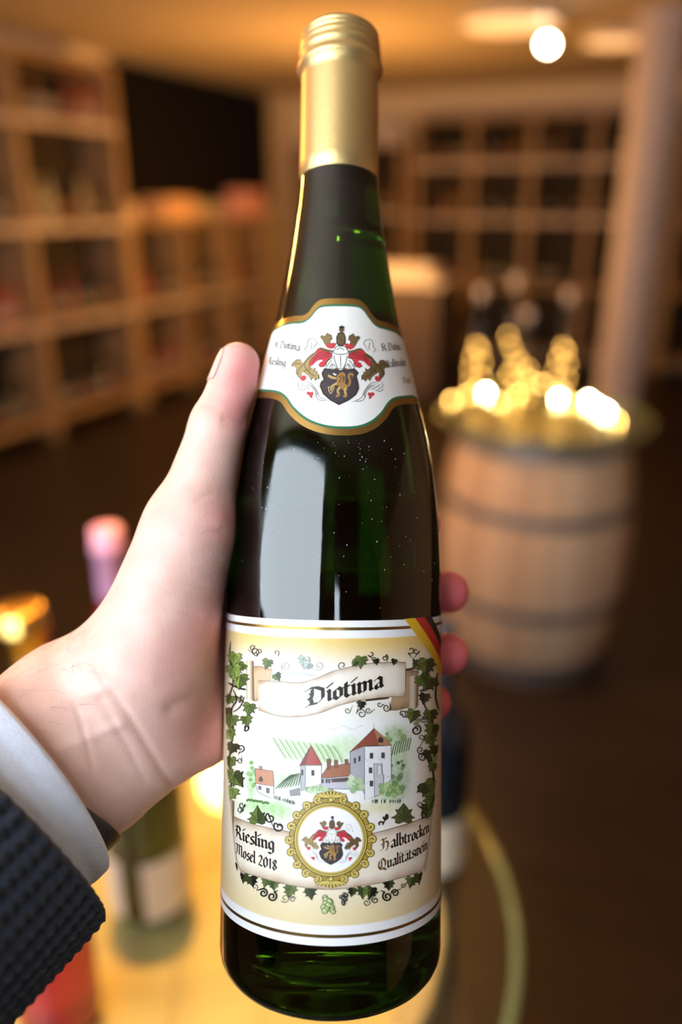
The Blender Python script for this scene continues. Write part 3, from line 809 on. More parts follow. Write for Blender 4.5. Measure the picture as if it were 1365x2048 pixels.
for pl, w, dep in CREASE:
    disp -= front * dep * .001 * np.exp(-(polyd(hp, pl) / w) ** 2)
# tendons and soft pads
for (x, y, r, a) in ((400, 1480, 60, .8), (330, 1470, 40, .5), (300, 1180, 90, .6), (425, 1240, 26, .7), (440, 1045, 22, .4)):
    disp += front * a * .001 * np.exp(-((hp[:, 0] - x) ** 2 + (hp[:, 1] - y) ** 2) / r ** 2)
for pl, w, dep in (([(60, 1420), (140, 1400), (215, 1375)], 14, .5), ([(120, 1500), (190, 1470), (240, 1450)], 12, .5)):
    disp += front * dep * .001 * np.exp(-(polyd(hp, pl) / w) ** 2)
hV = hV + hN * disp[:, None]
# skin colour: paler wrist, pinker pads and finger ends
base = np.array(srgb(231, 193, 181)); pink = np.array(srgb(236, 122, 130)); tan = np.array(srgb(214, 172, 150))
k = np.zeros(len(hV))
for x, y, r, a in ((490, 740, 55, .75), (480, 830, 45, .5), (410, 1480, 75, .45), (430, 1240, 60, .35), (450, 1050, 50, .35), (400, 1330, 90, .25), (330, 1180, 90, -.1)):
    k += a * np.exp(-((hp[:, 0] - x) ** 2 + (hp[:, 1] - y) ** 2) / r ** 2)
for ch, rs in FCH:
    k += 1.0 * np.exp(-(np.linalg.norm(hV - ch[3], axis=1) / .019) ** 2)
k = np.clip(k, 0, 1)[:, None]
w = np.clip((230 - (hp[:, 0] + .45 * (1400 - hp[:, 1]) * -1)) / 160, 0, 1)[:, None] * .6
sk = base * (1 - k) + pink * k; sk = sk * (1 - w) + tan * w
HC = CAMM @ Vector(WR)                            # origin at the wrist
R3 = np.array(CAMM.to_3x3()); C0 = np.array(CAMM.translation)
def cam_mesh(name, V, F, smooth=True, col=None):
    W = V @ R3.T + C0 - np.array(HC)
    me = bpy.data.meshes.new(name); me.from_pydata(W.tolist(), [], [tuple(f) for f in (F.tolist() if hasattr(F, 'tolist') else F)]); me.update()
    if smooth: me.polygons.foreach_set('use_smooth', [True] * len(me.polygons))
    if col is not None:
        at = me.color_attributes.new('Col', 'FLOAT_COLOR', 'POINT')
        at.data.foreach_set('color', np.concatenate([col, np.ones((len(col), 1))], 1).astype(np.float32).ravel())
    return me
M_SKIN = bpy.data.materials.new('skin'); M_SKIN.use_nodes = True
nt = M_SKIN.node_tree; P = nt.nodes['Principled BSDF']
vc = nt.nodes.new('ShaderNodeVertexColor'); vc.layer_name = 'Col'
tc = nt.nodes.new('ShaderNodeTexCoord')
nz = nt.nodes.new('ShaderNodeTexNoise'); nz.inputs['Scale'].default_value = 120; nz.inputs['Detail'].default_value = 4; nt.links.new(tc.outputs['Object'], nz.inputs['Vector'])
mx = nt.nodes.new('ShaderNodeMix'); mx.data_type = 'RGBA'; mx.blend_type = 'MULTIPLY'
rp = nt.nodes.new('ShaderNodeValToRGB'); rp.color_ramp.elements[0].position = .3; rp.color_ramp.elements[0].color = (.90, .84, .82, 1); rp.color_ramp.elements[1].position = .7; rp.color_ramp.elements[1].color = (1, 1, 1, 1)
nt.links.new(nz.outputs['Fac'], rp.inputs[0]); mx.inputs[0].default_value = 1.0
nt.links.new(vc.outputs[0], mx.inputs[6]); nt.links.new(rp.outputs[0], mx.inputs[7]); nt.links.new(mx.outputs[2], P.inputs['Base Color'])
P.inputs['Roughness'].default_value = .5; P.inputs['Specular IOR Level'].default_value = .4
P.inputs['Subsurface Weight'].default_value = .25; P.inputs['Subsurface Radius'].default_value = (1.0, .35, .2); P.inputs['Subsurface Scale'].default_value = .003
vo = nt.nodes.new('ShaderNodeTexVoronoi'); vo.inputs['Scale'].default_value = 1300; nt.links.new(tc.outputs['Object'], vo.inputs['Vector'])
bp = nt.nodes.new('ShaderNodeBump'); bp.inputs['Strength'].default_value = .22; bp.inputs['Distance'].default_value = .0003
nt.links.new(vo.outputs['Distance'], bp.inputs['Height']); nt.links.new(bp.outputs[0], P.inputs['Normal'])
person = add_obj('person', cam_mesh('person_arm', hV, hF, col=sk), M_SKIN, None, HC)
tag(person, 'outstretched arm in white cuff and navy knit sleeve, its hand gripping the green bottle', 'person')

# thumbnail: a curved plate on the outer side of the thumb end
M_NAIL = mat('thumbnail', srgb(216, 176, 164), .35, var=.03, spec=.5)
ta = (TT - TI) / np.linalg.norm(TT - TI)
nd = np.array((-1.0, .25, .12)); nd -= ta * nd.dot(ta); nd /= np.linalg.norm(nd); ns = np.cross(ta, nd)
nv, nf = [], []
NA, NL = 9, 10
for i in range(NL + 1):
    s = i / NL; c = TI + (TT - TI) * (.62 + s * .50)
    rr = np.interp(.62 + s * .5, [0, 1, 1.12], [.0088, .0064, .0058])
    for j in range(NA + 1):
        a = math.radians(-46 + 92 * j / NA) * (1 - .25 * (abs(s - .45) * 1.6) ** 3)
        nv.append(c + (nd * math.cos(a) + ns * math.sin(a)) * (rr + .0003))
for i in range(NL):
    for j in range(NA):
        a = i * (NA + 1) + j; nf.append((a, a + 1, a + NA + 2, a + NA + 1))
nail = add_obj('thumbnail', cam_mesh('thumbnail', np.array(nv), nf), M_NAIL, person)
so = nail.modifiers.new('thick', 'SOLIDIFY'); so.thickness = .0005; so.offset = 0

# sleeves
def sleeve(s0, s1, rw0, rw1, rn0, rn1, ns_, na, fn=None, off=0.0, roll=.0022, cw=0.0, cn=0.0):
    V, F = [], []
    rows = [(s0, -1.4 * roll)] + [(s0 - roll * .8, -.5 * roll), (s0 - roll, .2 * roll)] + [(s0 - roll * .4, .9 * roll)] + [(s0 + (s1 - s0) * i / ns_, roll if i == 0 else roll) for i in range(ns_ + 1)]
    rows = [(s0 + .02, -1.6 * roll)] + rows
    for s, ex in rows:
        t = max(0, (s - s0) / (s1 - s0))
        rw = rw0 + (rw1 - rw0) * t; rn = rn0 + (rn1 - rn0) * t
        for k in range(na):
            a = 2 * PI * k / na
            d = ex + (fn(s, a, t) if fn else 0)
            c = WR + ARM * (s + off * math.cos(a)) + FW * cw + FN * cn
            V.append(c + FW * math.cos(a) * (rw + d) + FN * math.sin(a) * (rn + d))
    m = len(rows)
    for i in range(m - 1):
        for k in range(na):
            k2 = (k + 1) % na
            F.append((i * na + k, (i + 1) * na + k, (i + 1) * na + k2, i * na + k2))
    return np.array(V), F
def vnoise(s, a):
    return math.sin(3 * a + 40 * s) * .5 + math.sin(5 * a - 70 * s + 1.3) * .3 + math.sin(2 * a + 120 * s) * .2
V, F = sleeve(.0185, .075, .0365, .040, .0285, .032, 40, 120, lambda s, a, t: .0009 * vnoise(s, a) + .0012 * math.exp(-((s - .0245) / .0015) ** 2) * -.35, roll=.0016)
M_SHIRT = mat('white_cotton_shirt', srgb(214, 222, 238), .8, var=.03, scale=300, bump=.35, bscale=1400)
add_obj('shirt_cuff', cam_mesh('shirt_cuff', V, F), M_SHIRT, person)
NR = 56
def knit(s, a, t):
    rib = math.cos(a * NR); row = math.cos(s * 2 * PI / .0034 + (1.6 if rib > 0 else 0))
    return .0007 * rib + .00035 * row + .0016 * vnoise(s * .6, a)
V, F = sleeve(.0345, .19, .0455, .064, .0360, .056, 190, NR * 8, knit, off=.006, roll=.0025)
M_KNIT = mat('navy_rib_knit', srgb(37, 42, 55), .95, var=.45, scale=900, bump=.8, bscale=1800, spec=.15)
M_KNIT.node_tree.nodes['Principled BSDF'].inputs['Sheen Weight'].default_value = .25
add_obj('sweater_sleeve', cam_mesh('sweater_sleeve', V, F), M_KNIT, person)
# dark strap showing beside the cuff
V, F = sleeve(.022, .034, .0335, .0335, .0260, .0260, 8, 96, None, off=.0125, roll=.0008)
add_obj('wrist_strap', cam_mesh('wrist_strap', V, F), mat('dark_leather_strap', srgb(46, 36, 34), .5, var=.2, scale=400, bump=.3, bscale=900), person)

# a few fine hairs on the wrist
rd = random.Random(5); hv, hf = [], []
vis = np.where((hN[:, 2] > .15) & (hp[:, 0] > -10) & (hp[:, 0] < 190) & (hp[:, 1] > 1270) & (hp[:, 1] < 1470) & (hp[:, 1] < 1560 - hp[:, 0] * .9))[0]
for i in range(42):
    v = int(rd.choice(list(vis))); p0 = hV[v]; n = hN[v]
    t = np.array((rd.uniform(.4, 1), rd.uniform(-.6, .3), 0)); t -= n * t.dot(n); t /= np.linalg.norm(t); sd = np.cross(n, t)
    L_ = rd.uniform(.004, .009); bend = rd.uniform(-.5, .5)
    for j in range(6):
        f = j / 5; c_ = p0 + t * L_ * f + sd * bend * L_ * f * f + n * (.0012 * math.sin(PI * f * .9) + .0001)
        r_ = .000035 * (1 - .8 * f)
        for k_ in range(3): hv.append(c_ + (n * math.cos(k_ * 2.094) + sd * math.sin(k_ * 2.094)) * r_)
    b_ = i * 18
    for j in range(5):
        for k_ in range(3): hf.append((b_ + j * 3 + k_, b_ + j * 3 + (k_ + 1) % 3, b_ + j * 3 + 3 + (k_ + 1) % 3, b_ + j * 3 + 3 + k_))
add_obj('arm_hair', cam_mesh('arm_hair', np.array(hv), hf), mat('brown_hair', (.12, .07, .04), .6), person)['kind'] = 'stuff'

# ------------------------------------------------------------------ printed labels
# Every printed shape is drawn as an outline on the label sheet (u along the paper, z up the bottle), cut on a fine grid and laid on the glass.
def S(*c): return srgb(*c)
def T(ox, oy, s): return lambda *pts: np.array([(ox + x / s, oy + y / s) for x, y in pts])
k1, k2, k3, k6, k7, k8 = T(430, 1200, 2.904), T(430, 1560, 2.904), T(490, 570, 3.689), T(560, 1560, 6.205), T(480, 1420, 3.792), T(570, 640, 6.205)
def cr(pts, n=6, closed=False):
    """Catmull-Rom through the points"""
    P_ = np.asarray(pts, float); out = []; m = len(P_)
    g = (lambda i: P_[i % m]) if closed else (lambda i: P_[min(max(i, 0), m - 1)])
    for i in range(m if closed else m - 1):
        a, b, c, d = g(i - 1), g(i), g(i + 1), g(i + 2)
        for j in range(n):
            t = j / n
            out.append(.5 * ((2 * b) + (c - a) * t + (2 * a - 5 * b + 4 * c - d) * t * t + (3 * b - a - 3 * c + d) * t ** 3))
    if not closed: out.append(P_[-1])
    return np.array(out)
class Art:
    def __init__(self): self.v = []; self.f = []; self.c = []; self.l = []
    def _add(self, uz, faces, col, lay):
        b = len(self.v)
        self.v += [tuple(p) for p in uz]
        cl = np.asarray(col, float)
        self.c += [tuple(cl)] * len(uz) if cl.ndim == 1 else [tuple(x) for x in cl]
        self.l += [lay] * len(uz)
        self.f += [tuple(b + i for i in f) for f in faces]
    def poly(self, px, col, lay, uz=False):
        P_ = np.asarray(px) if uz else px2b(px)
        from mathutils.geometry import tessellate_polygon
        tri = tessellate_polygon([[Vector((a * 1000, b * 1000, 0)) for a, b in P_]])
        self._add(P_, tri, col, lay)
    def stroke(self, px, w, col, lay, taper=True, uz=False):
        """w in pixels (or metres with uz)"""
        P_ = np.asarray(px, float)
        if len(P_) < 2: return
        d = np.gradient(P_, axis=0); d /= np.linalg.norm(d, axis=1)[:, None] + 1e-12
        n = np.stack([-d[:, 1], d[:, 0]], 1)
        s = np.linspace(0, 1, len(P_))
        ww = w / 2 * (np.clip(np.minimum(s, 1 - s) * 6 + .25, 0, 1) if taper else np.ones(len(P_)))
        L_, R_ = P_ + n * ww[:, None], P_ - n * ww[:, None]
        if not uz: L_, R_ = px2b(L_), px2b(R_)
        m = len(P_)
        self._add(np.concatenate([L_, R_]), [(i, i + 1, m + i + 1, m + i) for i in range(m - 1)], col, lay)
    def ribbon(self, top, bot, nx, ny, colf, lay):
        def res(p, n):
            p = cr(p, 8); s = np.r_[0, np.cumsum(np.linalg.norm(np.diff(p, axis=0), axis=1))]; s /= s[-1]
            q = np.linspace(0, 1, n); return np.stack([np.interp(q, s, p[:, 0]), np.interp(q, s, p[:, 1])], 1)
        t, b = res(top, nx), res(bot, nx); vs, cs = [], []
        for j in range(ny):
            k = j / (ny - 1); vs.append(t * (1 - k) + b * k)
            cs += [colf(i / (nx - 1), k) for i in range(nx)]
        fs = [(j * nx + i, j * nx + i + 1, (j + 1) * nx + i + 1, (j + 1) * nx + i) for j in range(ny - 1) for i in range(nx - 1)]
        self._add(px2b(np.concatenate(vs)), fs, np.array(cs), lay)
    def circle(self, c, r, col, lay, ry=None, n=28):
        a = np.linspace(0, 2 * PI, n, endpoint=False)
        self.poly(np.stack([c[0] + r * np.cos(a), c[1] + (ry or r) * np.sin(a)], 1), col, lay)
    def build(self, name, m, parent, both=False, off=.00012):
        bm = bmesh.new(); lc = bm.verts.layers.float_color.new('Col'); ll = bm.verts.layers.float.new('lay')
        vs = []
        for (u, z), c, l in zip(self.v, self.c, self.l):
            v = bm.verts.new((u * 1000, z * 1000, 0)); v[lc] = (*c, 1); v[ll] = l; vs.append(v)
        for f in self.f:
            if len(set(f)) >= 3:
                try: bm.faces.new([vs[i] for i in f])
                except ValueError: pass
        def cut(axis, step):
            lo = min(v.co[axis] for v in bm.verts); hi = max(v.co[axis] for v in bm.verts)
            n = Vector((1, 0, 0)) if axis == 0 else Vector((0, 1, 0))
            for i in range(math.ceil(lo / step), math.floor(hi / step) + 1):
                g = [f for f in bm.faces if min(v.co[axis] for v in f.verts) < i * step - 1e-4 and max(v.co[axis] for v in f.verts) > i * step + 1e-4]
                if g:
                    ge = list({e for f in g for e in f.edges}); gv = list({v for f in g for v in f.verts})
                    bmesh.ops.bisect_plane(bm, geom=gv + ge + g, plane_co=n * i * step, plane_no=n, dist=1e-5)
        cut(0, 1.5)
        if both: cut(1, 1.5)
        us = np.array([v.co.x for v in bm.verts]) / 1000; zs = np.array([v.co.y for v in bm.verts]) / 1000; ls = np.array([v[ll] for v in bm.verts])
        X, Nn = self.place(us, zs, off + ls * .000016)
        for v, x in zip(bm.verts, X): v.co = x
        bm.normal_update()
        for f in bm.faces:
            c = f.calc_center_median()
            if f.normal.x * c.x + f.normal.y * c.y < 0: f.normal_flip()
        me = bpy.data.meshes.new(name); bm.to_mesh(me); bm.free()
        me.polygons.foreach_set('use_smooth', [True] * len(me.polygons))
        me.normals_split_custom_set_from_vertices([tuple(n) for n in Nn])
        return add_obj(name, me, m, parent)
    def place(self, u, z, o):
        th = u / R0; r = rprof(z) + o
        sl = (rprof(z + .0005) - rprof(z - .0005)) / .001
        X = np.stack([r * np.sin(th), -r * np.cos(th), z], 1)
        N_ = np.stack([np.sin(th), -np.cos(th), -sl], 1); N_ /= np.linalg.norm(N_, axis=1)[:, None]
        return X, N_
def print_mat(name, rough=.32, metal=0.0, coat=.25, white=.73):
    m = bpy.data.materials.new(name); m.use_nodes = True; nt = m.node_tree; P = nt.nodes['Principled BSDF']
    vc = nt.nodes.new('ShaderNodeVertexColor'); vc.layer_name = 'Col'
    nz = nt.nodes.new('ShaderNodeTexNoise'); nz.inputs['Scale'].default_value = 900; tc = nt.nodes.new('ShaderNodeTexCoord'); nt.links.new(tc.outputs['Object'], nz.inputs['Vector'])
    mx = nt.nodes.new('ShaderNodeMix'); mx.data_type = 'RGBA'; mx.blend_type = 'MULTIPLY'; mx.inputs[0].default_value = 1.0
    pr = nt.nodes.new('ShaderNodeMapRange'); pr.inputs['To Min'].default_value = white - .03; pr.inputs['To Max'].default_value = white + .03; nt.links.new(nz.outputs['Fac'], pr.inputs['Value'])      # paper is not a perfect white
    nt.links.new(vc.outputs[0], mx.inputs[6]); nt.links.new(pr.outputs[0], mx.inputs[7]); nt.links.new(mx.outputs[2], P.inputs['Base Color'])
    P.inputs['Roughness'].default_value = rough; P.inputs['Metallic'].default_value = metal; P.inputs['Coat Weight'].default_value = coat; P.inputs['Coat Roughness'].default_value = .18
    return m
M_PRINT = print_mat('label_print', .42, 0.0, .10, .80)
M_NECK = print_mat('neck_print', .6, 0.0, 0.0)
M_GLINE = print_mat('gold_foil_print', .28, .9, 0.0)
INK = S(26, 22, 18); BR = S(70, 52, 30); SEPIA = S(90, 72, 52)
def mixc(a, b, t): return tuple(x * (1 - t) + y * t for x, y in zip(a, b))

# --- blackletter, written with a broad nib
def stem(x, t=.86, b=.16): return [(x - .09, t + .07), (x, t - .03), (x, b + .04), (x + .1, b - .08)]
G = {
 'i': (.35, [stem(.10), [(.02, 1.20), (.20, 1.36)], [(.05, 1.18), (.23, 1.34)]]), 'l': (.30, [[(0, 1.52), (.08, 1.42), (.08, .2), (.18, .08)]]),
 'n': (.66, [stem(.08), [(.08, .66), (.26, .92), (.44, .8), (.44, .2), (.54, .08)]]),
 'm': (1.0, [stem(.08), [(.08, .66), (.26, .92), (.42, .8), (.42, .12)], [(.42, .66), (.6, .92), (.76, .8), (.76, .2), (.86, .08)]]),
 'u': (.66, [[(-.01, .93), (.08, .83), (.08, .22), (.22, .06), (.42, .24)], stem(.44)]),
 'o': (.60, [[(.06, .76), (.06, .24), (.24, .06), (.44, .24), (.44, .76), (.26, .94), (.06, .76)]]),
 'a': (.62, [[(.08, .8), (.24, .94), (.42, .8), (.42, .2), (.54, .07)], [(.42, .54), (.12, .42), (.08, .2), (.22, .06), (.42, .24)]]),
 't': (.46, [[(.10, 1.22), (.10, .24), (.24, .06), (.40, .16)], [(-.06, .9), (.34, .9)]]),
 'e': (.54, [[(.06, .74), (.06, .24), (.22, .06), (.42, .2)], [(.06, .74), (.24, .94), (.42, .78), (.1, .48)]]),
 's': (.54, [[(.42, .84), (.24, .95), (.08, .76), (.12, .6), (.38, .42), (.42, .22), (.24, .06), (.02, .16)]]),
 'r': (.48, [stem(.08), [(.08, .7), (.24, .92), (.38, .82)]]),
 'c': (.50, [[(.40, .82), (.24, .94), (.06, .74), (.06, .24), (.22, .06), (.42, .18)]]),
 'b': (.60, [[(0, 1.52), (.08, 1.42), (.08, .24), (.25, .06), (.45, .24), (.45, .74), (.28, .93), (.08, .72)]]),
 'k': (.58, [[(0, 1.52), (.08, 1.42), (.08, .16), (.16, .08)], [(.08, .62), (.28, .93), (.4, .8), (.16, .54), (.36, .3), (.38, .16), (.5, .06)]]),
 'g': (.62, [[(.42, .26), (.24, .1), (.06, .28), (.06, .76), (.24, .94), (.42, .8), (.42, -.16), (.26, -.36), (0, -.24)]]),
 'w': (.92, [[(-.01, .93), (.08, .83), (.08, .22), (.22, .06), (.38, .24)], [(.3, 1.02), (.38, .85), (.38, .22), (.54, .06), (.74, .26), (.74, .76), (.58, .94), (.44, .82)]]),
 '\u00e4': (.62, [[(.08, .8), (.24, .94), (.42, .8), (.42, .2), (.54, .07)], [(.42, .54), (.12, .42), (.08, .2), (.22, .06), (.42, .24)], [(.06, 1.2), (.16, 1.28)], [(.34, 1.2), (.44, 1.28)]]),
 '.': (.26, [[(.04, .06), (.12, .12)]]), ' ': (.36, []),
 'D': (1.12, [[(-.12, 1.22), (.12, 1.36), (.45, 1.34), (.84, 1.08), (.86, .4), (.58, .06), (.05, .04), (-.08, -.06)], [(.22, 1.26), (.24, .7), (.16, .4), (.24, .08)], [(-.04, .88), (.16, .96), (.22, .8), (.02, .56), (.16, .46)]]),
 'R': (1.0, [[(-.1, 1.2), (.1, 1.36), (.5, 1.34), (.66, 1.06), (.52, .78), (.26, .7)], [(.18, 1.3), (.2, .4), (.08, .12), (-.06, .06)], [(.4, .72), (.62, .5), (.66, .2), (.86, .06)], [(-.02, .9), (.2, .8)]]),
 'M': (1.32, [[(-.1, 1.2), (.08, 1.34), (.24, 1.2), (.22, .4), (.08, .1), (-.06, .08)], [(.24, 1.1), (.46, 1.36), (.62, 1.2), (.62, .14)], [(.62, 1.1), (.86, 1.36), (1.04, 1.18), (1.04, .22), (1.18, .06)]]),
 'H': (1.0, [[(-.08, 1.12), (.08, 1.32), (.24, 1.2), (.24, .3), (.14, .1), (-.06, .04)], [(.24, .74), (.48, .98), (.70, .82), (.70, .28), (.52, -.1)], [(.0, .72), (.3, .72)], [(.24, 1.2), (.4, 1.34), (.52, 1.28)]]),
 'Q': (1.14, [[(.5, 1.34), (.14, 1.1), (.06, .5), (.3, .1), (.66, .08), (.9, .44), (.86, 1.0), (.56, 1.34), (.36, 1.2)], [(.42, 1.12), (.42, .2)], [(.56, .2), (.8, .02), (1.02, -.12)]]),
 'S': (.86, [[(.7, 1.24), (.44, 1.38), (.14, 1.16), (.2, .88), (.6, .6), (.66, .28), (.4, .04), (.02, .16)], [(.3, 1.1), (.34, .3)]]),
 '2': (.66, [[(.04, 1.02), (.2, 1.3), (.42, 1.2), (.44, .92), (.04, .12)], [(.04, .12), (.26, .16), (.52, .06)]]),
 '0': (.66, [[(.06, 1.0), (.06, .34), (.26, .06), (.48, .34), (.48, 1.0), (.28, 1.3), (.06, 1.0)]]),
 '1': (.46, [[(.0, 1.1), (.2, 1.26), (.2, .1)]]),
 '8': (.66, [[(.26, .72), (.06, .98), (.26, 1.3), (.46, 1.02), (.26, .72), (.06, .36), (.26, .06), (.48, .36), (.26, .72)]]),
}
def write(art, text, p0, p1, xh, lay, col=INK, nib=.25, first=None, shear=0.0, sq=1.0):
    """text from pixel p0 to p1 on its baseline, x-height in metres"""
    a, b = px2b([p0, p1]); L_ = b - a; n = np.linalg.norm(L_); e = L_ / n
    total = sum(G[c][0] for c in text); kx = n / total; up = np.array((shear, 1.0))
    ang = math.radians(38); nv = np.array((math.cos(ang), math.sin(ang))) * nib / 2
    x = 0.0
    for ci, ch in enumerate(text):
        w, ss = G[ch]; c = first if (first and ci == 0) else col
        for s in ss:
            s = np.array(s, float)
            for q0, q1 in zip(s[:-1], s[1:]):
                d = (q1 - q0); 
                pts = [q0 - nv, q0 + nv, q1 + nv, q1 - nv]
                th = .03 * np.array((-math.sin(ang), math.cos(ang)))
                if abs(d[0] * nv[1] - d[1] * nv[0]) < .012 * max(np.linalg.norm(d), .01) * 2: pts = [q0 - nv - th, q1 + nv - th, q1 + nv + th, q0 - nv + th] if d @ nv > 0 else [q1 - nv - th, q0 + nv - th, q0 + nv + th, q1 - nv + th]
                P_ = np.array(pts)
                uz = a + np.outer((x + P_[:, 0]) * kx, e) + np.outer(P_[:, 1] * xh, up)
                art._add(uz, [(0, 1, 2, 3)], c, lay)
        x += w
# --- ornaments
def leaf(art, c, s, rot, lay, col=S(110, 132, 62), dark=S(48, 58, 26), ink=INK):
    """a vine leaf: five toothed lobes, outline, veins"""
    P_ = []
    for ang, r in ((-90, .35), (-125, .62), (-150, .8), (-165, .66), (-178, .95), (172, .72), (155, .6), (140, .92), (128, .7), (110, .78), (90, 1.15), (70, .78), (52, .7), (40, .92), (25, .6), (8, .72), (-2, .95), (-15, .66), (-30, .8), (-55, .62)):
        a = math.radians(ang) + rot
        P_.append((c[0] + s * r * math.cos(a) * random.uniform(.9, 1.08), c[1] + s * r * math.sin(a) * random.uniform(.9, 1.08)))
    P_ = np.array(P_)
    art.poly((P_ - c) * 1.10 + np.array(c), ink, lay)
    art.poly(P_, col, lay + 1)
    m = 1 if random.random() < .5 else -1                    # darker half
    half = [P_[0]] + [P_[i] for i in (range(1, 11) if m > 0 else range(19, 9, -1))]
    art.poly(np.array(half), dark if random.random() < .6 else mixc(col, dark, .5), lay + 2)
    for ang, r in ((90, .95), (140, .75), (40, .75), (178, .7), (2, .7)):
        a = math.radians(ang) + rot; b = math.radians(-90) + rot
        art.stroke([(c[0] + s * .25 * math.cos(b), c[1] + s * .25 * math.sin(b)), (c[0] + s * r * .5 * math.cos(a), c[1] + s * r * .5 * math.sin(a)), (c[0] + s * r * math.cos(a), c[1] + s * r * math.sin(a))], max(.8, s * .06), ink, lay + 3)
def curl(art, c, r, a0, turns, w, lay, col=INK, tail=None, flip=1):
    n = int(10 + 14 * abs(turns)); P_ = []
    for i in range(n + 1):
        t = i / n; a = a0 + flip * turns * 2 * PI * t; rr = r * (.18 + .82 * t)
        P_.append((c[0] + rr * math.cos(a), c[1] + rr * math.sin(a)))
    if tail is not None: P_ = P_ + list(map(tuple, cr([P_[-2], P_[-1], tail], 5)[6:]))
    art.stroke(np.array(P_), w, col, lay)
def grapes(art, c, s, lay, col=S(176, 196, 120), n=9, ink=INK):
    for i in range(n):
        y = i / n; k = random.uniform(-1, 1) * (1 - y) * s * .55
        q = (c[0] + k, c[1] + y * s * 1.3); r = s * .24
        art.circle(q, r * 1.12, ink, lay + i * .3, n=14); art.circle(q, r * .92, col, lay + i * .3 + .15, n=14); art.circle((q[0] - r * .25, q[1] - r * .3), r * .3, mixc(col, (1, 1, 1), .6), lay + i * .3 + .2, n=8)

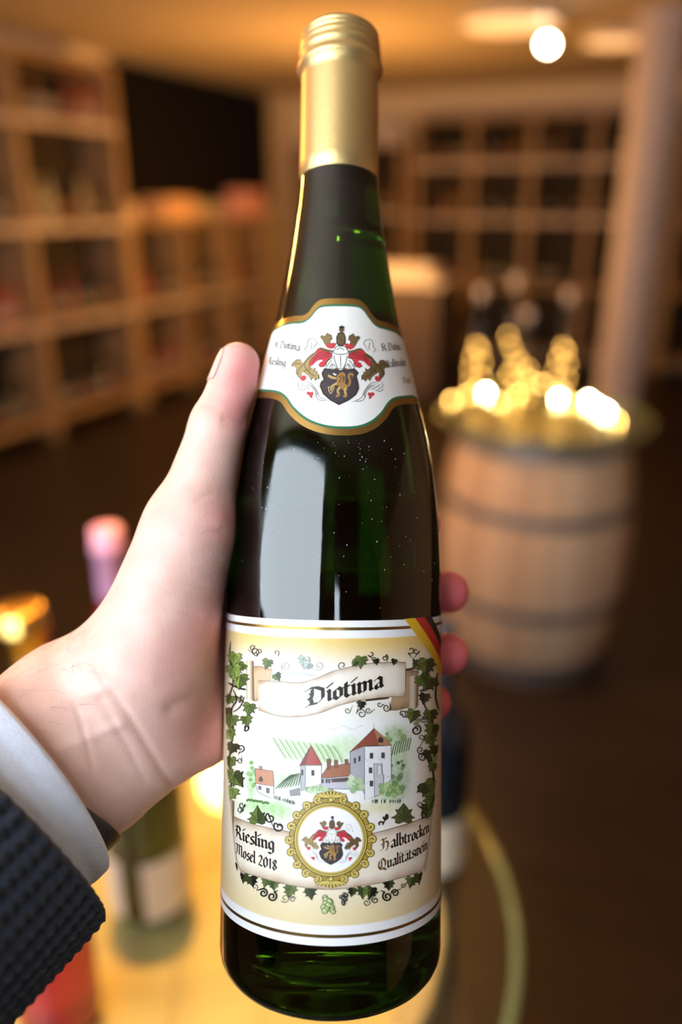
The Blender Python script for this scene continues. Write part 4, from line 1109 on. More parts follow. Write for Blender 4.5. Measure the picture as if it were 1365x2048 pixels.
# --- crest (drawn in the large crest's own units, used twice)
def crest(art, tf, lay, sc=1.0, fine=True):
    """tf maps crest units to pixels; lw scales line widths"""
    mir = lambda pts: [(1378 - x + (y - 600) * .012, y + 8) for x, y in pts]
    P = lambda pts, col, l: art.poly(tf(*pts), col, lay + l)
    Lw = lambda pts, w, col, l: art.stroke(cr(tf(*pts), 5), w * sc, col, lay + l)
    GL, GD, RD, RDd, WH, LN = S(176, 148, 92), S(112, 88, 52), S(206, 52, 62), S(120, 28, 34), S(250, 248, 244), S(60, 54, 50)
    outer = [(400, 385), (300, 450), (230, 540), (200, 490), (150, 490), (95, 540), (85, 580), (120, 580), (150, 600), (140, 660), (165, 700), (200, 735), (215, 690), (205, 640), (250, 660), (300, 700), (330, 755), (350, 720), (385, 760), (400, 730), (430, 740), (432, 690), (400, 650), (420, 630), (380, 650), (385, 590), (350, 610), (310, 570), (320, 480), (400, 420)]
    red = [(580, 410), (500, 375), (420, 350), (380, 395), (395, 420), (330, 480), (305, 540), (315, 580), (350, 560), (400, 510), (450, 495), (480, 510), (440, 530), (418, 565), (450, 590), (500, 575), (520, 520), (560, 480), (600, 440)]
    top = [(500, 310), (470, 250), (440, 215), (460, 190), (500, 200), (525, 160), (550, 175), (580, 190), (590, 240), (560, 260), (575, 300), (540, 330)]
    neckr = [(520, 290), (560, 300), (600, 285), (640, 290), (610, 350), (560, 360), (510, 330)]
    for f, gold in ((lambda p: p, GL), (mir, GD)):
        P(f(outer), LN, 0); 
        c = np.mean(outer, 0)
        P(f([((x - c[0]) * .93 + c[0], (y - c[1]) * .93 + c[1]) for x, y in outer]), gold, 1)
        for g in ([(390, 400), (280, 500), (180, 620), (165, 690)], [(310, 580), (270, 620), (240, 640)], [(330, 600), (300, 650), (380, 700)], [(250, 540), (260, 600), (320, 660)], [(120, 560), (170, 540), (200, 560)]):
            Lw(f(g), 1.3, mixc(gold, INK, .65), 2)
        P(f(red), RDd, 2.2)
        c = np.mean(red, 0); P(f([((x - c[0]) * .94 + c[0], (y - c[1]) * .92 + c[1]) for x, y in red]), RD, 3)
        for g in ([(570, 430), (480, 430), (400, 470), (340, 540)], [(570, 455), (500, 460), (430, 480)], [(560, 415), (470, 400), (410, 430), (350, 500)]):
            Lw(f(g), 1.1, RDd, 4)
        P(f(top), mixc(GD, INK, .45), 4); c = np.mean(top, 0); P(f([((x - c[0]) * .85 + c[0], (y - c[1]) * .85 + c[1]) for x, y in top]), mixc(gold, GD, .6), 5)
        P(f(neckr), RD, 5)
        P(f([(430, 340), (480, 350), (540, 370), (600, 380), (590, 400), (520, 395), (450, 375)]), GD, 5.5)
        P(f([(200, 720), (230, 690), (262, 690), (268, 730), (240, 760), (200, 750)]), RD, 4)
        P(f([(275, 900), (300, 888), (320, 900), (345, 890), (358, 915), (340, 945), (345, 975), (320, 965), (300, 930), (280, 930)]), RD, 4)
        for g in ([(300, 400), (270, 380), (250, 360), (280, 330), (290, 260), (330, 235), (380, 250), (400, 290), (370, 330), (350, 380)], [(320, 270), (335, 320), (330, 370)], [(180, 760), (170, 820), (210, 840), (240, 870), (270, 850)], [(230, 770), (300, 770), (350, 810), (400, 880), (440, 960), (555, 1012)],
                  [(260, 800), (330, 830), (380, 900), (400, 950)], [(200, 790), (260, 830), (320, 860)], [(380, 920), (420, 990), (510, 1005)], [(160, 850), (190, 870), (230, 880)], [(300, 790), (370, 850), (410, 930)]):
            Lw(f(g), 1.0, mixc(LN, WH, .25), 1.5)
    P([(510, 610), (515, 530), (545, 495), (585, 470), (580, 410), (615, 370), (625, 340), (660, 325), (720, 325), (765, 340), (775, 370), (800, 410), (785, 470), (830, 480), (860, 520), (862, 610)], LN, 6)
    P([(518, 605), (523, 535), (550, 502), (592, 478), (590, 415), (622, 378), (632, 348), (662, 333), (718, 333), (758, 348), (768, 376), (792, 414), (777, 478), (826, 488), (852, 525), (854, 605)], WH, 7)
    for g in ([(690, 440), (692, 520), (694, 600)], [(590, 400), (640, 425), (690, 430), (750, 425), (795, 400)], [(640, 380), (690, 350), (740, 380)], [(610, 440), (625, 520), (660, 600)], [(770, 440), (760, 520), (725, 600)], [(530, 590), (545, 540), (590, 500)], [(560, 600), (575, 560), (610, 540)], [(850, 590), (830, 540), (790, 500)], [(820, 600), (805, 560), (770, 540)], [(585, 600), (600, 560), (640, 580)], [(800, 600), (780, 560), (740, 585)]):
        Lw(g, 1.1, LN, 8)
    P([(610, 620), (640, 585), (672, 620)], GD, 8); P([(705, 620), (740, 585), (778, 620)], GD, 8)
    P([(640, 290), (636, 220), (660, 165), (700, 150), (735, 165), (752, 220), (750, 290), (720, 325), (665, 325)], INK, 8); P([(652, 285), (650, 225), (670, 180), (700, 168), (726, 180), (740, 225), (738, 285), (715, 312), (672, 312)], GD, 9)
    Lw([(715, 205), (680, 210), (675, 240), (712, 250), (710, 280), (675, 282)], 1.6, mixc(GD, INK, .6), 10)
    art.circle(tf((703, 122))[0], 26 / 6.2 * sc * .9, mixc(GD, INK, .3), lay + 9, n=14); P([(670, 75), (690, 85), (706, 65), (720, 85), (738, 78), (730, 110), (678, 110)], INK, 10)
    # shield
    sh = [(490, 600), (560, 612), (690, 625), (820, 612), (868, 608), (912, 655), (888, 700), (910, 780), (918, 850), (880, 930), (790, 1000), (665, 1057), (560, 1000), (470, 920), (430, 820), (445, 770), (480, 740), (460, 690), (455, 660)]
    P(sh, S(196, 172, 110), 6.5); P([((x - 690) * .99 + 694 if x < 690 else x, y) for x, y in sh], INK, 7)
    P([(505, 612), (560, 622), (690, 634), (820, 622), (862, 618), (900, 656), (878, 700), (900, 780), (908, 848), (872, 922), (785, 990), (668, 1042), (575, 990), (490, 912), (455, 820), (470, 775), (505, 740), (485, 690), (482, 660)], S(62, 54, 60), 8.2)
    LI, LO = S(168, 124, 66), S(214, 178, 108)
    lion = [(655, 690), (680, 660), (720, 650), (748, 670), (755, 720), (745, 790), (775, 810), (775, 860), (760, 890), (775, 930), (770, 962), (730, 965), (720, 945), (738, 930), (728, 880), (700, 850), (672, 880), (690, 920), (675, 955), (632, 962), (635, 940), (658, 925), (645, 870), (670, 820), (640, 810), (590, 838), (560, 835), (600, 800), (640, 770), (648, 740), (600, 740), (560, 725), (530, 700), (545, 675), (580, 695), (640, 715)]
    P(lion, LI, 10)
    for g in ([(540, 690), (580, 715), (640, 725)], [(570, 832), (610, 808), (650, 790)], [(660, 920), (655, 870), (690, 840)], [(760, 930), (745, 880), (760, 840)]): Lw(g, 2.2, LO, 11)
    for g in ([(670, 700), (700, 720), (690, 760)], [(700, 690), (730, 720), (720, 780)], [(740, 700), (735, 750)], [(670, 760), (700, 780)]): Lw(g, 1.2, BR, 11)
    Lw([(775, 830), (800, 800), (805, 750), (790, 700), (810, 672), (838, 680), (832, 710)], 3.4, LI, 10)
    P([(535, 830), (620, 838), (600, 890), (572, 925), (545, 890)], LO, 11); P([(548, 842), (606, 848), (592, 885), (572, 910), (556, 885)], S(62, 54, 60), 12); P([(562, 852), (594, 855), (574, 892)], LO, 13)
    Lw([(600, 665), (622, 680), (640, 686)], 2.4, S(230, 224, 214), 11)

# =================================================== front label
ZT0 = px2b([(667, 1241)])[0, 1]; ZT1 = px2b([(665, 1892)])[0, 1]
UMAX = math.radians(104) * R0
FL = Art()
nu, nz_ = 210, 190
uu, zz = np.meshgrid(np.linspace(-UMAX, UMAX, nu), np.linspace(ZT0, ZT1, nz_))
vx, vy = b2px(np.clip(uu, -R0 * 1.25, R0 * 1.25), zz)
cx_, cy_ = b2px(0 * zz, zz)                       # row of the label centre line at this height
sm = lambda a, b, x: (lambda t: t * t * (3 - 2 * t))(np.clip((x - a) / (b - a), 0, 1))
def lerp(c, d, t): return c * (1 - t[..., None]) + np.array(d) * t[..., None]
rgb = np.ones(uu.shape + (3,)) * np.array(S(252, 248, 238))
rgb = lerp(rgb, S(240, 204, 120), 1 - sm(1278, 1350, cy_))
rgb = lerp(rgb, S(236, 214, 160), sm(1700, 1850, cy_) * .9)
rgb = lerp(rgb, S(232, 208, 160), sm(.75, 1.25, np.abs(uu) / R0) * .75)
pic = sm(1425, 1450, cy_) * (1 - sm(1600, 1640, cy_)) * (1 - sm(.66, .86, np.abs(uu) / R0))
rgb = lerp(rgb, S(250, 251, 250), pic * .9)
rng = np.random.default_rng(3)
def blob(x, y, rx, ry, col, a):
    global rgb
    m = np.exp(-(((vx - x) / rx) ** 2 + ((vy - y) / ry) ** 2) ** 1.5) * a
    m = m * (.75 + .25 * np.sin(vx * .35 + 2 * np.sin(vy * .21)) * np.cos(vy * .3))
    rgb = lerp(rgb, col, np.clip(m, 0, 1))
for x, y, rx, ry, col, a in ((560, 1490, 60, 22, S(214, 236, 196), .8), (640, 1505, 70, 26, S(196, 226, 170), .85), (690, 1490, 40, 22, S(196, 226, 170), .7), (800, 1500, 25, 40, S(176, 206, 140), .8), (789, 1468, 26, 18, S(150, 188, 116), .8), (504, 1565, 12, 40, S(160, 210, 130), .9), (575, 1560, 34, 22, S(178, 214, 150), .9), (520, 1612, 40, 14, S(160, 214, 130), .9), (560, 1622, 30, 20, S(150, 206, 116), .9),
                           (800, 1560, 22, 40, S(120, 170, 96), .8), (760, 1615, 50, 12, S(226, 224, 150), .8), (775, 1588, 30, 16, S(170, 204, 130), .8), (640, 1583, 30, 10, S(190, 214, 160), .8)):
    blob(x, y, rx, ry, col, a)
band = (cy_ < 1277) | (cy_ > 1852)
rgb[band] = S(250, 250, 252)
FL._add(np.stack([uu, zz], -1).reshape(-1, 2), [(j * nu + i, j * nu + i + 1, (j + 1) * nu + i + 1, (j + 1) * nu + i) for j in range(nz_ - 1) for i in range(nu - 1)], rgb.reshape(-1, 3), 0)
# (the sheet's grid is already fine; keep its cuts cheap)
def sheet(art, name, parent):
    u = np.array([v[0] for v in art.v]); z = np.array([v[1] for v in art.v])
    X, Nn = art.place(u, z, .0001 + 0 * u)
    me = bpy.data.meshes.new(name); me.from_pydata(X.tolist(), [], art.f); me.update()
    me.flip_normals()
    me.polygons.foreach_set('use_smooth', [True] * len(me.polygons))
    at = me.color_attributes.new('Col', 'FLOAT_COLOR', 'POINT')
    at.data.foreach_set('color', np.concatenate([np.array(art.c), np.ones((len(art.c), 1))], 1).astype(np.float32).ravel())
    me.normals_split_custom_set_from_vertices([tuple(n) for n in Nn])
    return add_obj(name, me, M_PRINT, parent)
front_label = sheet(FL, 'front_label', bottle); front_label['label'] = 'wide picture label with a village, scrolls and a gold-framed crest'
# gold lines in the white bands
for y0, y1 in ((1254.5, 1260.5), (1869.5, 1876)):
    za, zb = px2b([(666, y0), (666, y1)])[:, 1]
    a = Art(); us = np.linspace(-UMAX, UMAX, 140)
    a._add(np.concatenate([np.stack([us, 0 * us + za], 1), np.stack([us, 0 * us + zb], 1)]), [(i, i + 1, 140 + i + 1, 140 + i) for i in range(139)], S(168, 138, 74), 3)
    a.build('gold_line', M_GLINE, front_label)
# flag ribbon across the corner
a = Art()
def edge(pts): return cr(T(660, 1220, 5.6875)(*pts), 8)
e0 = edge([(845, 100), (970, 270), (1100, 440), (1190, 600), (1235, 750)]); e1 = edge([(965, 90), (1090, 270), (1190, 440), (1250, 580), (1272, 720)]); e2 = edge([(1075, 78), (1170, 230), (1240, 380), (1272, 500), (1284, 600)]); e3 = edge([(1150, 68), (1215, 200), (1262, 330), (1284, 440), (1290, 520)])
for p_, q_, col in ((e0, e1, S(244, 192, 40)), (e1, e2, S(206, 40, 44)), (e2, e3, S(34, 28, 28))):
    a.ribbon(p_[::8], q_[::8], 24, 3, lambda s, t, c=col: c, 6)
a.build('flag_ribbon', M_PRINT, front_label)

# village picture
a = Art()
for i in range(11):                                 # vineyard rows on the hill
    x = 250 + i * 45
    a.stroke(cr(k7((x, 205 + i * 6), (x + 45, 280 + i * 5), (x + 105 - i * 3, 375 + i * 3)), 5), 1.6, S(120, 150, 100), 2)
    a.stroke(cr(k7((x + 14, 207 + i * 6), (x + 60, 280 + i * 5), (x + 116 - i * 3, 372 + i * 3)), 5), 3.4, S(190, 218, 160), 1.5)
for i in range(9):                                  # dark vines below
    a.stroke(cr(k7((270 + i * 22, 600 - i * 3), (330 + i * 16, 540 - i * 4), (390 + i * 9, 490 - i * 2)), 5), 2.0, S(60, 80, 50), 2)
for i in range(8):
    a.stroke(cr(k7((1150 + i * 18, 350 - i * 6), (1165 + i * 18, 280 - i * 6), (1185 + i * 16, 235 - i * 4)), 4), 1.8, S(84, 112, 64), 2)
for i in range(60):                                 # sketched treetops, shrubs and hedges
    bx, by, rx, ry, c_ = [(1180, 190, 90, 60, S(120, 156, 92)), (1200, 440, 60, 90, S(62, 100, 58)), (880, 560, 70, 70, S(130, 168, 108)), (1170, 580, 80, 60, S(110, 150, 86)), (700, 560, 60, 30, S(120, 140, 110)), (90, 500, 30, 110, S(120, 176, 92))][i % 6]
    t = random.uniform(0, 2 * PI); rr = math.sqrt(random.random()); x, y = bx + rx * rr * math.cos(t), by + ry * rr * math.sin(t)
    a.circle(k7((x, y))[0], random.uniform(3, 5.5), mixc(c_, S(200, 220, 170), random.uniform(0, .45)), 2.2 + (i % 5) * .1, n=9)
for i in range(46):
    x = random.uniform(270, 420) if i % 2 else random.uniform(985, 1215); y = (660 + (x - 270) * .3) if i % 2 else 690
    a.stroke(k7((x, y + 18), (x + random.uniform(-6, 6), y), (x + 4, y - random.uniform(8, 22))), 1.7, S(54, 68, 40), 2.6)
for i in range(14):
    x = 60 + i * 12; a.circle(k7((x, 680 + i * 2 + random.uniform(-6, 6)))[0], 2.6, S(92, 130, 66), 2.6, n=8)
ROOF, ROOF2, STN, STD, LNE = S(172, 70, 62), S(150, 92, 70), S(240, 241, 243), S(178, 180, 188), S(70, 66, 66)
def shape(pts, col, l, line=1.0):
    a.poly(k7(*pts), col, l)
    if line: a.stroke(k7(*pts, pts[0]), line, LNE, l + .5, taper=False)
shape([(120, 555), (258, 575), (262, 672), (205, 655), (140, 620)], S(232, 232, 238), 3); shape([(118, 442), (252, 460), (264, 576), (124, 556)], S(206, 150, 122), 4); shape([(150, 425), (172, 428), (174, 450), (150, 447)], S(190, 150, 130), 4)
shape([(205, 590), (225, 594), (226, 630), (205, 626)], S(120, 116, 124), 5); shape([(150, 520), (162, 500), (176, 520), (176, 540), (150, 538)], S(110, 92, 88), 5); shape([(145, 575), (165, 578), (166, 605), (146, 600)], S(130, 126, 134), 5)
shape([(380, 610), (455, 590), (460, 645), (385, 650)], S(150, 146, 150), 3.4)
shape([(608, 515), (690, 505), (830, 500), (835, 600), (610, 590)], S(200, 196, 204), 4); shape([(610, 512), (668, 425), (735, 418), (842, 398), (832, 498), (690, 512)], S(168, 110, 82), 5)
for x0, y0, w_, h_ in ((660, 370, 30, 80), (715, 378, 28, 62), (795, 372, 26, 40)): shape([(x0, y0), (x0 + w_, y0), (x0 + w_ - 2, y0 + h_), (x0 + 2, y0 + h_)], S(140, 92, 72), 6, .8)
for x0 in (622, 652, 672): shape([(x0, 522), (x0 + 14, 521), (x0 + 14, 552), (x0, 553)], S(96, 90, 100), 6, .6)
a.poly(k7((690, 520), (830, 508), (830, 540), (700, 548)), S(96, 80, 76), 5.6)
shape([(462, 418), (500, 420), (500, 600), (465, 616)], STD, 6); shape([(500, 420), (620, 420), (618, 560), (500, 600)], STN, 6); shape([(540, 268), (452, 424), (500, 414), (625, 416)], ROOF, 7); a.poly(k7((540, 268), (500, 414), (455, 424)), S(120, 52, 48), 7.6)
shape([(545, 455), (565, 455), (566, 496), (546, 498)], S(60, 58, 66), 7); shape([(470, 452), (482, 452), (482, 492), (470, 494)], S(70, 68, 76), 7); a.stroke(k7((540, 280), (540, 262)), 2, INK, 8)
shape([(836, 312), (945, 275), (945, 640), (900, 560), (836, 470)], STD, 6); shape([(945, 275), (1145, 268), (1147, 520), (1060, 640), (945, 680)], STN, 6); shape([(1015, 138), (832, 318), (945, 270), (1150, 266)], S(150, 80, 62), 7.5); a.poly(k7((1015, 138), (1100, 210), (1150, 266), (1050, 268)), S(176, 128, 96), 8.2)
a.stroke(k7((1014, 142), (1013, 108)), 2.2, INK, 9); shape([(1045, 225), (1062, 200), (1085, 215), (1085, 245), (1048, 245)], S(80, 50, 46), 8.6, .7)
for x0, y0 in ((985, 325), (1072, 322), (978, 435), (985, 535), (865, 365), (900, 350)): shape([(x0, y0), (x0 + 24, y0), (x0 + 24, y0 + 42), (x0, y0 + 42)] if x0 > 940 else [(x0, y0), (x0 + 13, y0 - 4), (x0 + 13, y0 + 36), (x0, y0 + 40)], S(72, 72, 80), 7, .7)
shape([(1015, 408), (1075, 402), (1080, 490), (1090, 492), (1085, 600), (1020, 660)], S(206, 206, 212), 7); shape([(1040, 420), (1072, 416), (1076, 486), (1040, 490)], S(226, 226, 230), 8, .8)
for i in range(26): a.circle(k7((random.uniform(955, 1140), random.uniform(285, 560)))[0], .9, S(150, 150, 154), 7.2, n=5)
for i in range(9): a.circle(k7((870 + 60 * math.cos(i * 2.4) * (i / 9) ** .5, 560 + 60 * math.sin(i * 2.4) * (i / 9) ** .5))[0], 6.5, mixc(S(142, 178, 118), S(214, 230, 196), (i * 37 % 10) / 10), 8 + i * .05, n=10)
for i in range(14): a.circle(k7((1140 + 90 * math.cos(i * 2.4) * (i / 14) ** .5, 600 + 55 * math.sin(i * 2.4) * (i / 14) ** .5))[0], 6, mixc(S(112, 156, 88), S(196, 218, 160), (i * 37 % 10) / 10), 8 + i * .05, n=10)
for i in range(9): a.circle(k7((520 + i * 16, 600 + 10 * math.sin(i * 2)))[0], 6, mixc(S(140, 176, 116), S(216, 230, 200), (i * 37 % 10) / 10), 8 + i * .05, n=10)
for i in range(18): a.stroke(cr(k7((540 + i * 22, 140 + 14 * math.sin(i)), (548 + i * 22, 128 + 14 * math.sin(i)), (558 + i * 22, 140 + 14 * math.sin(i + 1))), 4), .8, S(190, 200, 190), 1.6)
a.build('village_picture', M_PRINT, front_label)

# parchment scrolls
a = Art()
def parch(edge_=.5, dark=S(176, 146, 112), light=S(250, 240, 226)):
    def f(s, t):
        e = max(0, 1 - min(t, 1 - t) / .22) ** 1.5 * .75 + max(0, 1 - min(s, 1 - s) / .06) * edge_
        w = .10 * math.sin(s * 31) + .08 * math.sin(s * 67 + t * 3)
        return mixc(light, dark, min(1, max(0, e + w * (.3 + e))))
    return f
def rollc(s, t): return mixc(S(246, 230, 206), S(128, 98, 66), min(1, abs(s - .35) ** 1.3 * 2.1 + .12))
def line_edge(pts, w=1.0, col=SEPIA, l=5.5): a.stroke(cr(pts, 6), w, col, l)
tt = k1((255, 465), (380, 474), (500, 478), (600, 450), (690, 412), (800, 385), (900, 367), (1000, 362), (1105, 360)); tb = k1((255, 640), (380, 674), (500, 677), (620, 652), (720, 612), (850, 582), (1000, 564), (1105, 560))
a.ribbon(k1((215, 385), (270, 382), (335, 402)), k1((215, 582), (255, 584), (320, 470)), 10, 10, parch(.2, S(150, 112, 76), S(214, 182, 144)), 4)
a.ribbon(k1((1060, 420), (1120, 405), (1182, 412)), k1((1010, 640), (1060, 640), (1180, 610)), 10, 10, parch(.2, S(110, 84, 58), S(190, 160, 124)), 4)
a.ribbon(tt, tb, 80, 14, parch(), 5); line_edge(tt); line_edge(tb); a.stroke(k1((1105, 360), (1106, 450), (1105, 560)), 1.2, BR, 6)
a.ribbon(k1((184, 350), (200, 346), (228, 356)), k1((186, 574), (205, 580), (232, 584)), 8, 6, rollc, 6); a.ribbon(k1((1126, 450), (1150, 440), (1180, 452)), k1((1124, 640), (1148, 640), (1176, 620)), 8, 6, rollc, 6)
a.poly(k1((870, 575), (1005, 560), (1010, 572), (875, 588)), S(60, 44, 30), 4.5)
bt = k2((100, 205), (200, 246), (300, 274), (400, 292), (520, 318), (680, 335), (840, 322), (950, 300), (1060, 270), (1160, 238), (1250, 196)); bb_ = k2((96, 470), (130, 520), (250, 560), (400, 602), (560, 628), (700, 634), (850, 614), (1000, 588), (1210, 528), (1252, 508))
a.ribbon(bt, bb_, 110, 16, parch(.4, S(168, 132, 98), S(248, 236, 218)), 5); line_edge(bt); line_edge(bb_)
a.ribbon(k2((62, 112), (85, 104), (116, 124)), k2((58, 478), (80, 490), (108, 466)), 8, 8, rollc, 6.5); a.ribbon(k2((1250, 205), (1268, 200), (1292, 210)), k2((1242, 545), (1260, 552), (1284, 536)), 8, 8, rollc, 6.5)
a.build('scroll', M_PRINT, front_label)

# vines round the picture
a = Art()
V_ = lambda p, w, l=7, col=S(58, 48, 30): a.stroke(cr(p, 6), w, col, l)
V_(k1((95, 240), (90, 330), (110, 470), (90, 560), (130, 560), (180, 600)), 3); V_(k1((80, 480), (140, 510), (185, 520)), 4); V_(k1((110, 520), (130, 580), (100, 640), (110, 760), (90, 900), (100, 1050), (80, 1180)), 3.2); V_(k1((175, 560), (150, 620), (110, 650)), 2.4)
V_(k1((385, 385), (400, 415), (500, 428), (590, 440)), 4.5, 5, S(196, 196, 190)); V_(k1((1105, 405), (1170, 395)), 4, 5); V_(k1((1160, 380), (1150, 340)), 4, 6); V_(k1((1185, 530), (1250, 505), (1305, 480)), 4); V_(k1((1290, 420), (1280, 560), (1300, 640)), 4); V_(k1((1200, 560), (1230, 640), (1280, 660)), 3); V_(k1((1255, 640), (1270, 800), (1250, 900), (1270, 1050), (1260, 1240)), 4)
LG, MG, DG = S(148, 172, 84), S(104, 124, 56), S(62, 74, 34)
for x, y, s, r, c_, d_ in ((122, 330, 17, .2, LG, S(84, 108, 46)), (112, 400, 19, -.3, LG, MG), (150, 455, 20, .1, LG, S(84, 108, 46)), (165, 380, 12, .8, MG, DG), (205, 620, 16, .2, MG, DG), (185, 690, 14, -.2, MG, DG), (95, 570, 13, .4, MG, DG), (100, 690, 18, .2, MG, DG), (85, 770, 16, -.4, LG, MG), (110, 850, 15, .3, DG, INK), (95, 930, 15, .1, MG, DG), (125, 1030, 20, -.6, MG, DG), (100, 1110, 18, .4, LG, MG), (80, 1000, 14, 0, MG, DG), (75, 640, 11, 0, DG, INK),
                          (310, 360, 13, .3, MG, DG), (360, 440, 11, -.5, MG, DG), (520, 345, 14, .2, S(198, 208, 190), S(170, 186, 170)), (545, 375, 11, .8, S(196, 210, 204), S(150, 172, 164)), (850, 345, 15, .1, MG, DG), (815, 362, 9, .6, MG, DG), (1040, 352, 8, .2, DG, INK), (935, 352, 8, -.2, DG, INK),
                          (1225, 370, 22, .1, MG, DG), (1200, 455, 18, -.5, MG, DG), (1245, 470, 20, .5, MG, DG), (1175, 375, 12, .9, MG, DG), (1215, 560, 14, .2, DG, INK), (1150, 660, 17, .3, MG, DG), (1250, 660, 17, 0, MG, DG), (1262, 740, 18, .3, DG, MG), (1245, 800, 16, -.3, MG, DG), (1275, 860, 14, .2, DG, INK), (1240, 890, 15, 0, DG, INK), (1265, 960, 13, .5, MG, DG), (1228, 1085, 24, -.5, MG, DG), (1262, 1150, 22, .4, MG, DG), (1235, 1210, 18, .1, DG, MG), (850, 600, 11, .2, DG, INK)):
    q = k1((x, y))[0]; leaf(a, q, s, r, 8 + random.random() * 3, c_, d_)
for x, y, s, r, c_, d_ in ((250, 225, 21, PI, MG, DG), (1095, 215, 24, PI, S(84, 98, 56), DG), (165, 560, 15, .2, DG, INK), (215, 575, 14, -.2, DG, INK), (300, 585, 12, .3, MG, DG), (345, 600, 13, 0, MG, DG), (440, 632, 16, .2, MG, DG), (555, 645, 15, -.2, DG, INK), (800, 640, 12, .2, DG, INK), (860, 640, 15, 0, DG, MG), (910, 640, 15, .3, DG, INK), (1010, 600, 13, 0, DG, INK), (1140, 580, 14, .2, MG, DG), (1190, 562, 16, -.2, DG, INK), (70, 510, 12, .1, DG, INK)):
    q = k2((x, y))[0]; leaf(a, q, s, r, (4 - 3.6) if y > 500 else 3.0, c_, d_)
for x, y, r, a0, tn, w, tl in ((235, 300, 9, 0, 1.2, 1.6, (195, 285)), (225, 275, 6, 2, 1.0, 1.2, (245, 262)), (262, 300, 7, 3, 1.1, 1.2, (250, 330)), (360, 305, 6, 1, 1.0, 1.2, (375, 330)), (415, 380, 9, 1, 1.3, 1.2, (395, 350)), (605, 380, 9, 0, 1.3, 1.2, (570, 400)), (740, 380, 8, 2, .9, 1.6, (735, 400)), (905, 310, 7, 4, .8, 1.8, (915, 345)), (985, 335, 7, 0, 1.2, 1.8, (1000, 362)), (1135, 290, 8, 3, .9, 1.8, (1145, 340)), (1165, 295, 7, 0, 1.0, 1.8, (1150, 340)), (920, 345, 6, 1, 1.0, 1.6, (940, 362)),
                              (850, 660, 10, 0, 1.5, 1.7, (835, 610)), (890, 640, 6, 2, 1.2, 1.5, (930, 630)), (770, 640, 6, 1, 1.0, 1.2, (800, 610)), (955, 605, 6, 0, 1.0, 1.6, (985, 610)), (995, 625, 8, 2, 1.3, 1.8, (1010, 590)), (1085, 660, 8, 0, 1.2, 1.7, (1075, 640)), (1165, 755, 11, 1, 1.4, 3.0, (1190, 690)), (1215, 690, 8, 1, 1.3, 1.8, (1230, 650)), (1195, 800, 6, 0, 1.0, 1.6, (1185, 860)), (1190, 870, 8, 3, 1.4, 1.8, (1225, 860)), (1205, 910, 9, 2, 1.3, 2.2, (1225, 900)), (155, 860, 8, 0, 1.3, 2.0, (140, 900)), (150, 930, 6, 1, 1.0, 1.2, (160, 900)), (185, 740, 7, 2, 1.0, 2.6, (190, 700)), (160, 1190, 7, 1, 1.2, 1.4, (150, 1230)), (1185, 1190, 7, 0, 1.1, 1.6, (1205, 1230)), (1205, 1250, 6, 0, 1.3, 2.2, (1210, 1225))):
    q = k1((x, y))[0]; curl(a, q, r, a0, tn, w, 11, tail=k1(tl)[0], flip=1 if (x + y) % 2 else -1, col=S(150, 150, 148) if 400 < x < 620 and y < 420 else INK)
for x, y, r, a0, tn, w, tl in ((285, 655, 9, 1, 1.5, 3.4, (245, 640)), (335, 675, 10, 2, 1.5, 3.6, (370, 640)), (410, 685, 9, 0, 1.4, 1.3, (385, 700)), (450, 690, 7, 0, 1.4, 1.2, (480, 680)), (235, 620, 6, 0, 1.0, 1.3, (245, 640)), (1000, 675, 10, 1, 1.5, 3.6, (960, 640)), (1045, 655, 8, 0, 1.5, 2.8, (1075, 630)), (880, 710, 8, 1, 1.4, 1.6, (940, 690)), (930, 695, 7, 2, 1.3, 2.0, (960, 640)), (1090, 610, 6, 0, 1.1, 1.3, (1070, 640)), (325, 220, 11, 3, 1.2, 3.0, (340, 270)), (375, 270, 11, 2, 1.3, 3.2, (400, 275)), (150, 170, 7, 1, 1.2, 1.3, (145, 200)), (985, 215, 7, 4, .8, 3.4, (975, 262)), (960, 255, 6, 2, .6, 3.2, (975, 262))):
    q = k2((x, y))[0]; curl(a, q, r, a0, tn, w, 8, tail=k2(tl)[0], flip=1 if (x + y) % 2 else -1)
for c_, s, col in ((k2((640, 682))[0], 23, S(186, 206, 130)), (k2((684, 700))[0], 19, S(176, 196, 120))): grapes(a, c_, s, 10, col, 8)
grapes(a, k2((748, 662))[0], 16, 10, S(60, 58, 52), 8); grapes(a, k1((1165, 690))[0], 12, 12, S(150, 160, 110), 7); grapes(a, k1((150, 560))[0], 9, 12, S(70, 70, 46), 7); grapes(a, k1((1270, 900))[0], 12, 12, S(150, 166, 84), 7)
a.build('vine_border', M_PRINT, front_label)

# gold-framed medallion
a = Art()
MC = k6((632, 735))[0]; GOLDS = S(192, 166, 70); GOLDL = S(226, 206, 118); GOLDD = S(92, 72, 24)
def around(n, r0): return [(MC[0] + r0 * .985 * math.cos(2 * PI * i / n), MC[1] + r0 * math.sin(2 * PI * i / n), 2 * PI * i / n) for i in range(n)]
a.circle(MC, 83, GOLDD, 11, ry=84, n=64); a.circle(MC, 81.5, mixc(GOLDS, GOLDD, .25), 11.4, ry=82.5, n=64)
for i, (x, y, an) in enumerate(around(20, 84)):
    for d_, rr in ((0, 8.0),):
        c_ = (x, y); fl = 1 if i % 2 else -1
        for w, col, l in ((7.4, GOLDD, 12), (5.0, GOLDS, 12.6), (1.7, GOLDL, 13.2)): curl(a, c_, rr, an + (2.2 if fl > 0 else -2.2), 1.25, w, l, col, flip=fl)
for i, (x, y, an) in enumerate(around(20, 76)):
    for w, col, l in ((4.4, GOLDD, 13.3), (2.4, GOLDL, 13.6)): curl(a, (x, y), 4.5, an + .16, 1.0, w, l, col, flip=1 if i % 2 else -1)
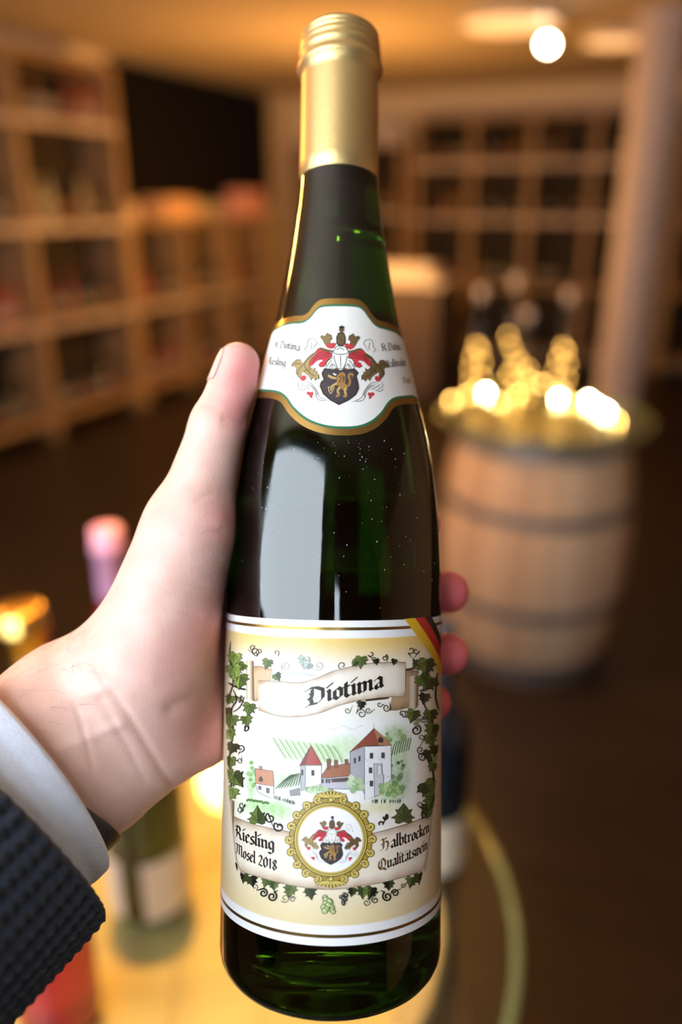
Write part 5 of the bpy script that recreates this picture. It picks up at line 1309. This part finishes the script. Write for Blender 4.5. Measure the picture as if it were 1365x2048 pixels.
for yy, sg in ((1582, 1), (1774, -1)):              # shell ornaments above and below
    for i in range(-4, 5):
        p0 = (662 + i * 2.0, yy + sg * 12); p1 = (662 + i * 7.5, yy - sg * (3 - abs(i) * 2.2))
        for w, col, l in ((6.4, GOLDD, 13.7), (4.2, GOLDS, 14), (1.6, GOLDL, 14.3)): a.stroke(cr([p0, ((p0[0] + p1[0]) / 2 + i * 1.2, (p0[1] + p1[1]) / 2), p1], 6), w, col, l)
    a.circle((662, yy + sg * 17), 5, GOLDD, 14.4, n=16); a.circle((662, yy + sg * 17), 3.6, GOLDL, 14.6, n=16)
a.circle(MC, 73.5, GOLDD, 14.8, ry=75, n=64); a.circle(MC, 71.6, mixc(GOLDS, GOLDL, .5), 15, ry=73, n=64); a.circle(MC, 68.6, GOLDD, 15.3, ry=70, n=64); a.circle(MC, 67.4, mixc(GOLDS, GOLDL, .3), 15.5, ry=68.8, n=64); a.circle(MC, 63.6, S(252, 252, 253), 16, ry=65, n=64)
a.build('medallion_frame', M_PRINT, front_label)
a = Art()
def tf_small(*pts): return np.array([(560 + (275 + (x - 85) * .610) / 6.205, 1560 + (435 + (y - 65) * .617) / 6.205) for x, y in pts])
crest(a, tf_small, 17, .62)
a.build('crest', M_PRINT, front_label)
# lettering
a = Art(); write(a, 'Diotima', (617, 1411), (768, 1374), .0037, 8, nib=.27); a.build('lettering', M_PRINT, front_label)
a = Art(); write(a, 'Riesling', (473, 1675), (552, 1702), .00285, 8, nib=.25); a.build('lettering', M_PRINT, front_label)
a = Art(); write(a, 'Mosel 2018', (467, 1709), (557, 1743), .0025, 8, nib=.25); a.build('lettering', M_PRINT, front_label)
a = Art(); write(a, 'Halbtrocken', (762, 1701), (861, 1664), .00255, 8, nib=.25, first=S(128, 96, 52)); a.build('lettering', M_PRINT, front_label)
a = Art(); write(a, 'Qualit\u00e4tswein', (756, 1741), (863, 1700), .0024, 8, nib=.25, first=S(116, 84, 46)); a.build('lettering', M_PRINT, front_label)

# =================================================== neck label
top = px2b(cr(k3((235, 216), (330, 224), (420, 226), (468, 203), (520, 138), (575, 106), (700, 99), (830, 107), (888, 145), (930, 206), (978, 258), (1060, 266), (1140, 263)), 6))
bot = px2b(cr(k3((88, 828), (200, 838), (268, 868), (330, 955), (430, 1040), (560, 1092), (700, 1110), (850, 1102), (960, 1060), (1040, 990), (1090, 915), (1140, 886), (1250, 874)), 6))
UN = math.radians(112) * R0
def ext(c): return np.concatenate([[(-UN, c[0, 1] + .0002)], c, [(UN, c[-1, 1] + .0002)]])
top, bot = ext(top), ext(bot)
def inset(c, d):
    t = np.gradient(c, axis=0); t /= np.linalg.norm(t, axis=1)[:, None]; n = np.stack([t[:, 1], -t[:, 0]], 1)
    q = c + n * d; return q[np.argsort(q[:, 0], kind='stable')]
def neck_sheet(art, d, col, lay, n=190, m=56):
    tc_, bc = inset(top, d), inset(bot, -d)
    us = np.linspace(-UN + .0005, UN - .0005, n); zt = np.interp(us, tc_[:, 0], tc_[:, 1]); zb = np.interp(us, bc[:, 0], bc[:, 1])
    k = np.linspace(0, 1, m)[:, None]; Z = zt * (1 - k) + zb * k; U = np.tile(us, (m, 1))
    art._add(np.stack([U, Z], -1).reshape(-1, 2), [(j * n + i, (j + 1) * n + i, (j + 1) * n + i + 1, j * n + i + 1) for j in range(m - 1) for i in range(n - 1)], col, lay)
def raw(art, name, m, parent, off):
    u = np.array([v[0] for v in art.v]); z = np.array([v[1] for v in art.v]); X, Nn = art.place(u, z, off + np.array(art.l) * .00002)
    me = bpy.data.meshes.new(name); me.from_pydata(X.tolist(), [], art.f); me.update()
    me.polygons.foreach_set('use_smooth', [True] * len(me.polygons))
    at = me.color_attributes.new('Col', 'FLOAT_COLOR', 'POINT'); at.data.foreach_set('color', np.concatenate([np.array(art.c), np.ones((len(art.c), 1))], 1).astype(np.float32).ravel())
    me.normals_split_custom_set_from_vertices([tuple(n) for n in Nn])
    return add_obj(name, me, m, parent)
a = Art(); neck_sheet(a, .0029, S(250, 248, 244), 4); neck_label = raw(a, 'neck_label', M_NECK, bottle, .0001); neck_label['label'] = 'white shaped neck label with green and gold border and a crest'
a = Art(); neck_sheet(a, 0, S(196, 156, 88), 0); raw(a, 'gold_border', M_GLINE, neck_label, .0001)
a = Art(); neck_sheet(a, .0021, S(34, 110, 70), 2); raw(a, 'green_border', M_NECK, neck_label, .0001)
a = Art(); crest(a, k8, 2, 1.35); a.build('crest', M_NECK, neck_label, both=True, off=.00022)
a = Art(); write(a, 'St. Diotima', (524, 690), (601, 703), .0019, 2, nib=.22, col=S(60, 54, 50)); a.build('lettering', M_NECK, neck_label, both=True, off=.00022)
a = Art(); write(a, 'Riesling', (523, 727), (573, 734), .0019, 2, nib=.22, col=S(60, 54, 50)); a.build('lettering', M_NECK, neck_label, both=True, off=.00022)
a = Art(); write(a, 'St. Diotima', (763, 702), (836, 696), .0019, 2, nib=.22, col=S(96, 70, 54)); a.build('lettering', M_NECK, neck_label, both=True, off=.00022)
a = Art(); write(a, 'Halbtrocken', (774, 736), (846, 728), .0019, 2, nib=.22, col=S(96, 70, 54)); a.build('lettering', M_NECK, neck_label, both=True, off=.00022)
a = Art(); write(a, 'Mosel', (806, 768), (842, 764), .0017, 2, nib=.22, col=S(196, 140, 100)); a.build('lettering', M_NECK, neck_label, both=True, off=.00022)
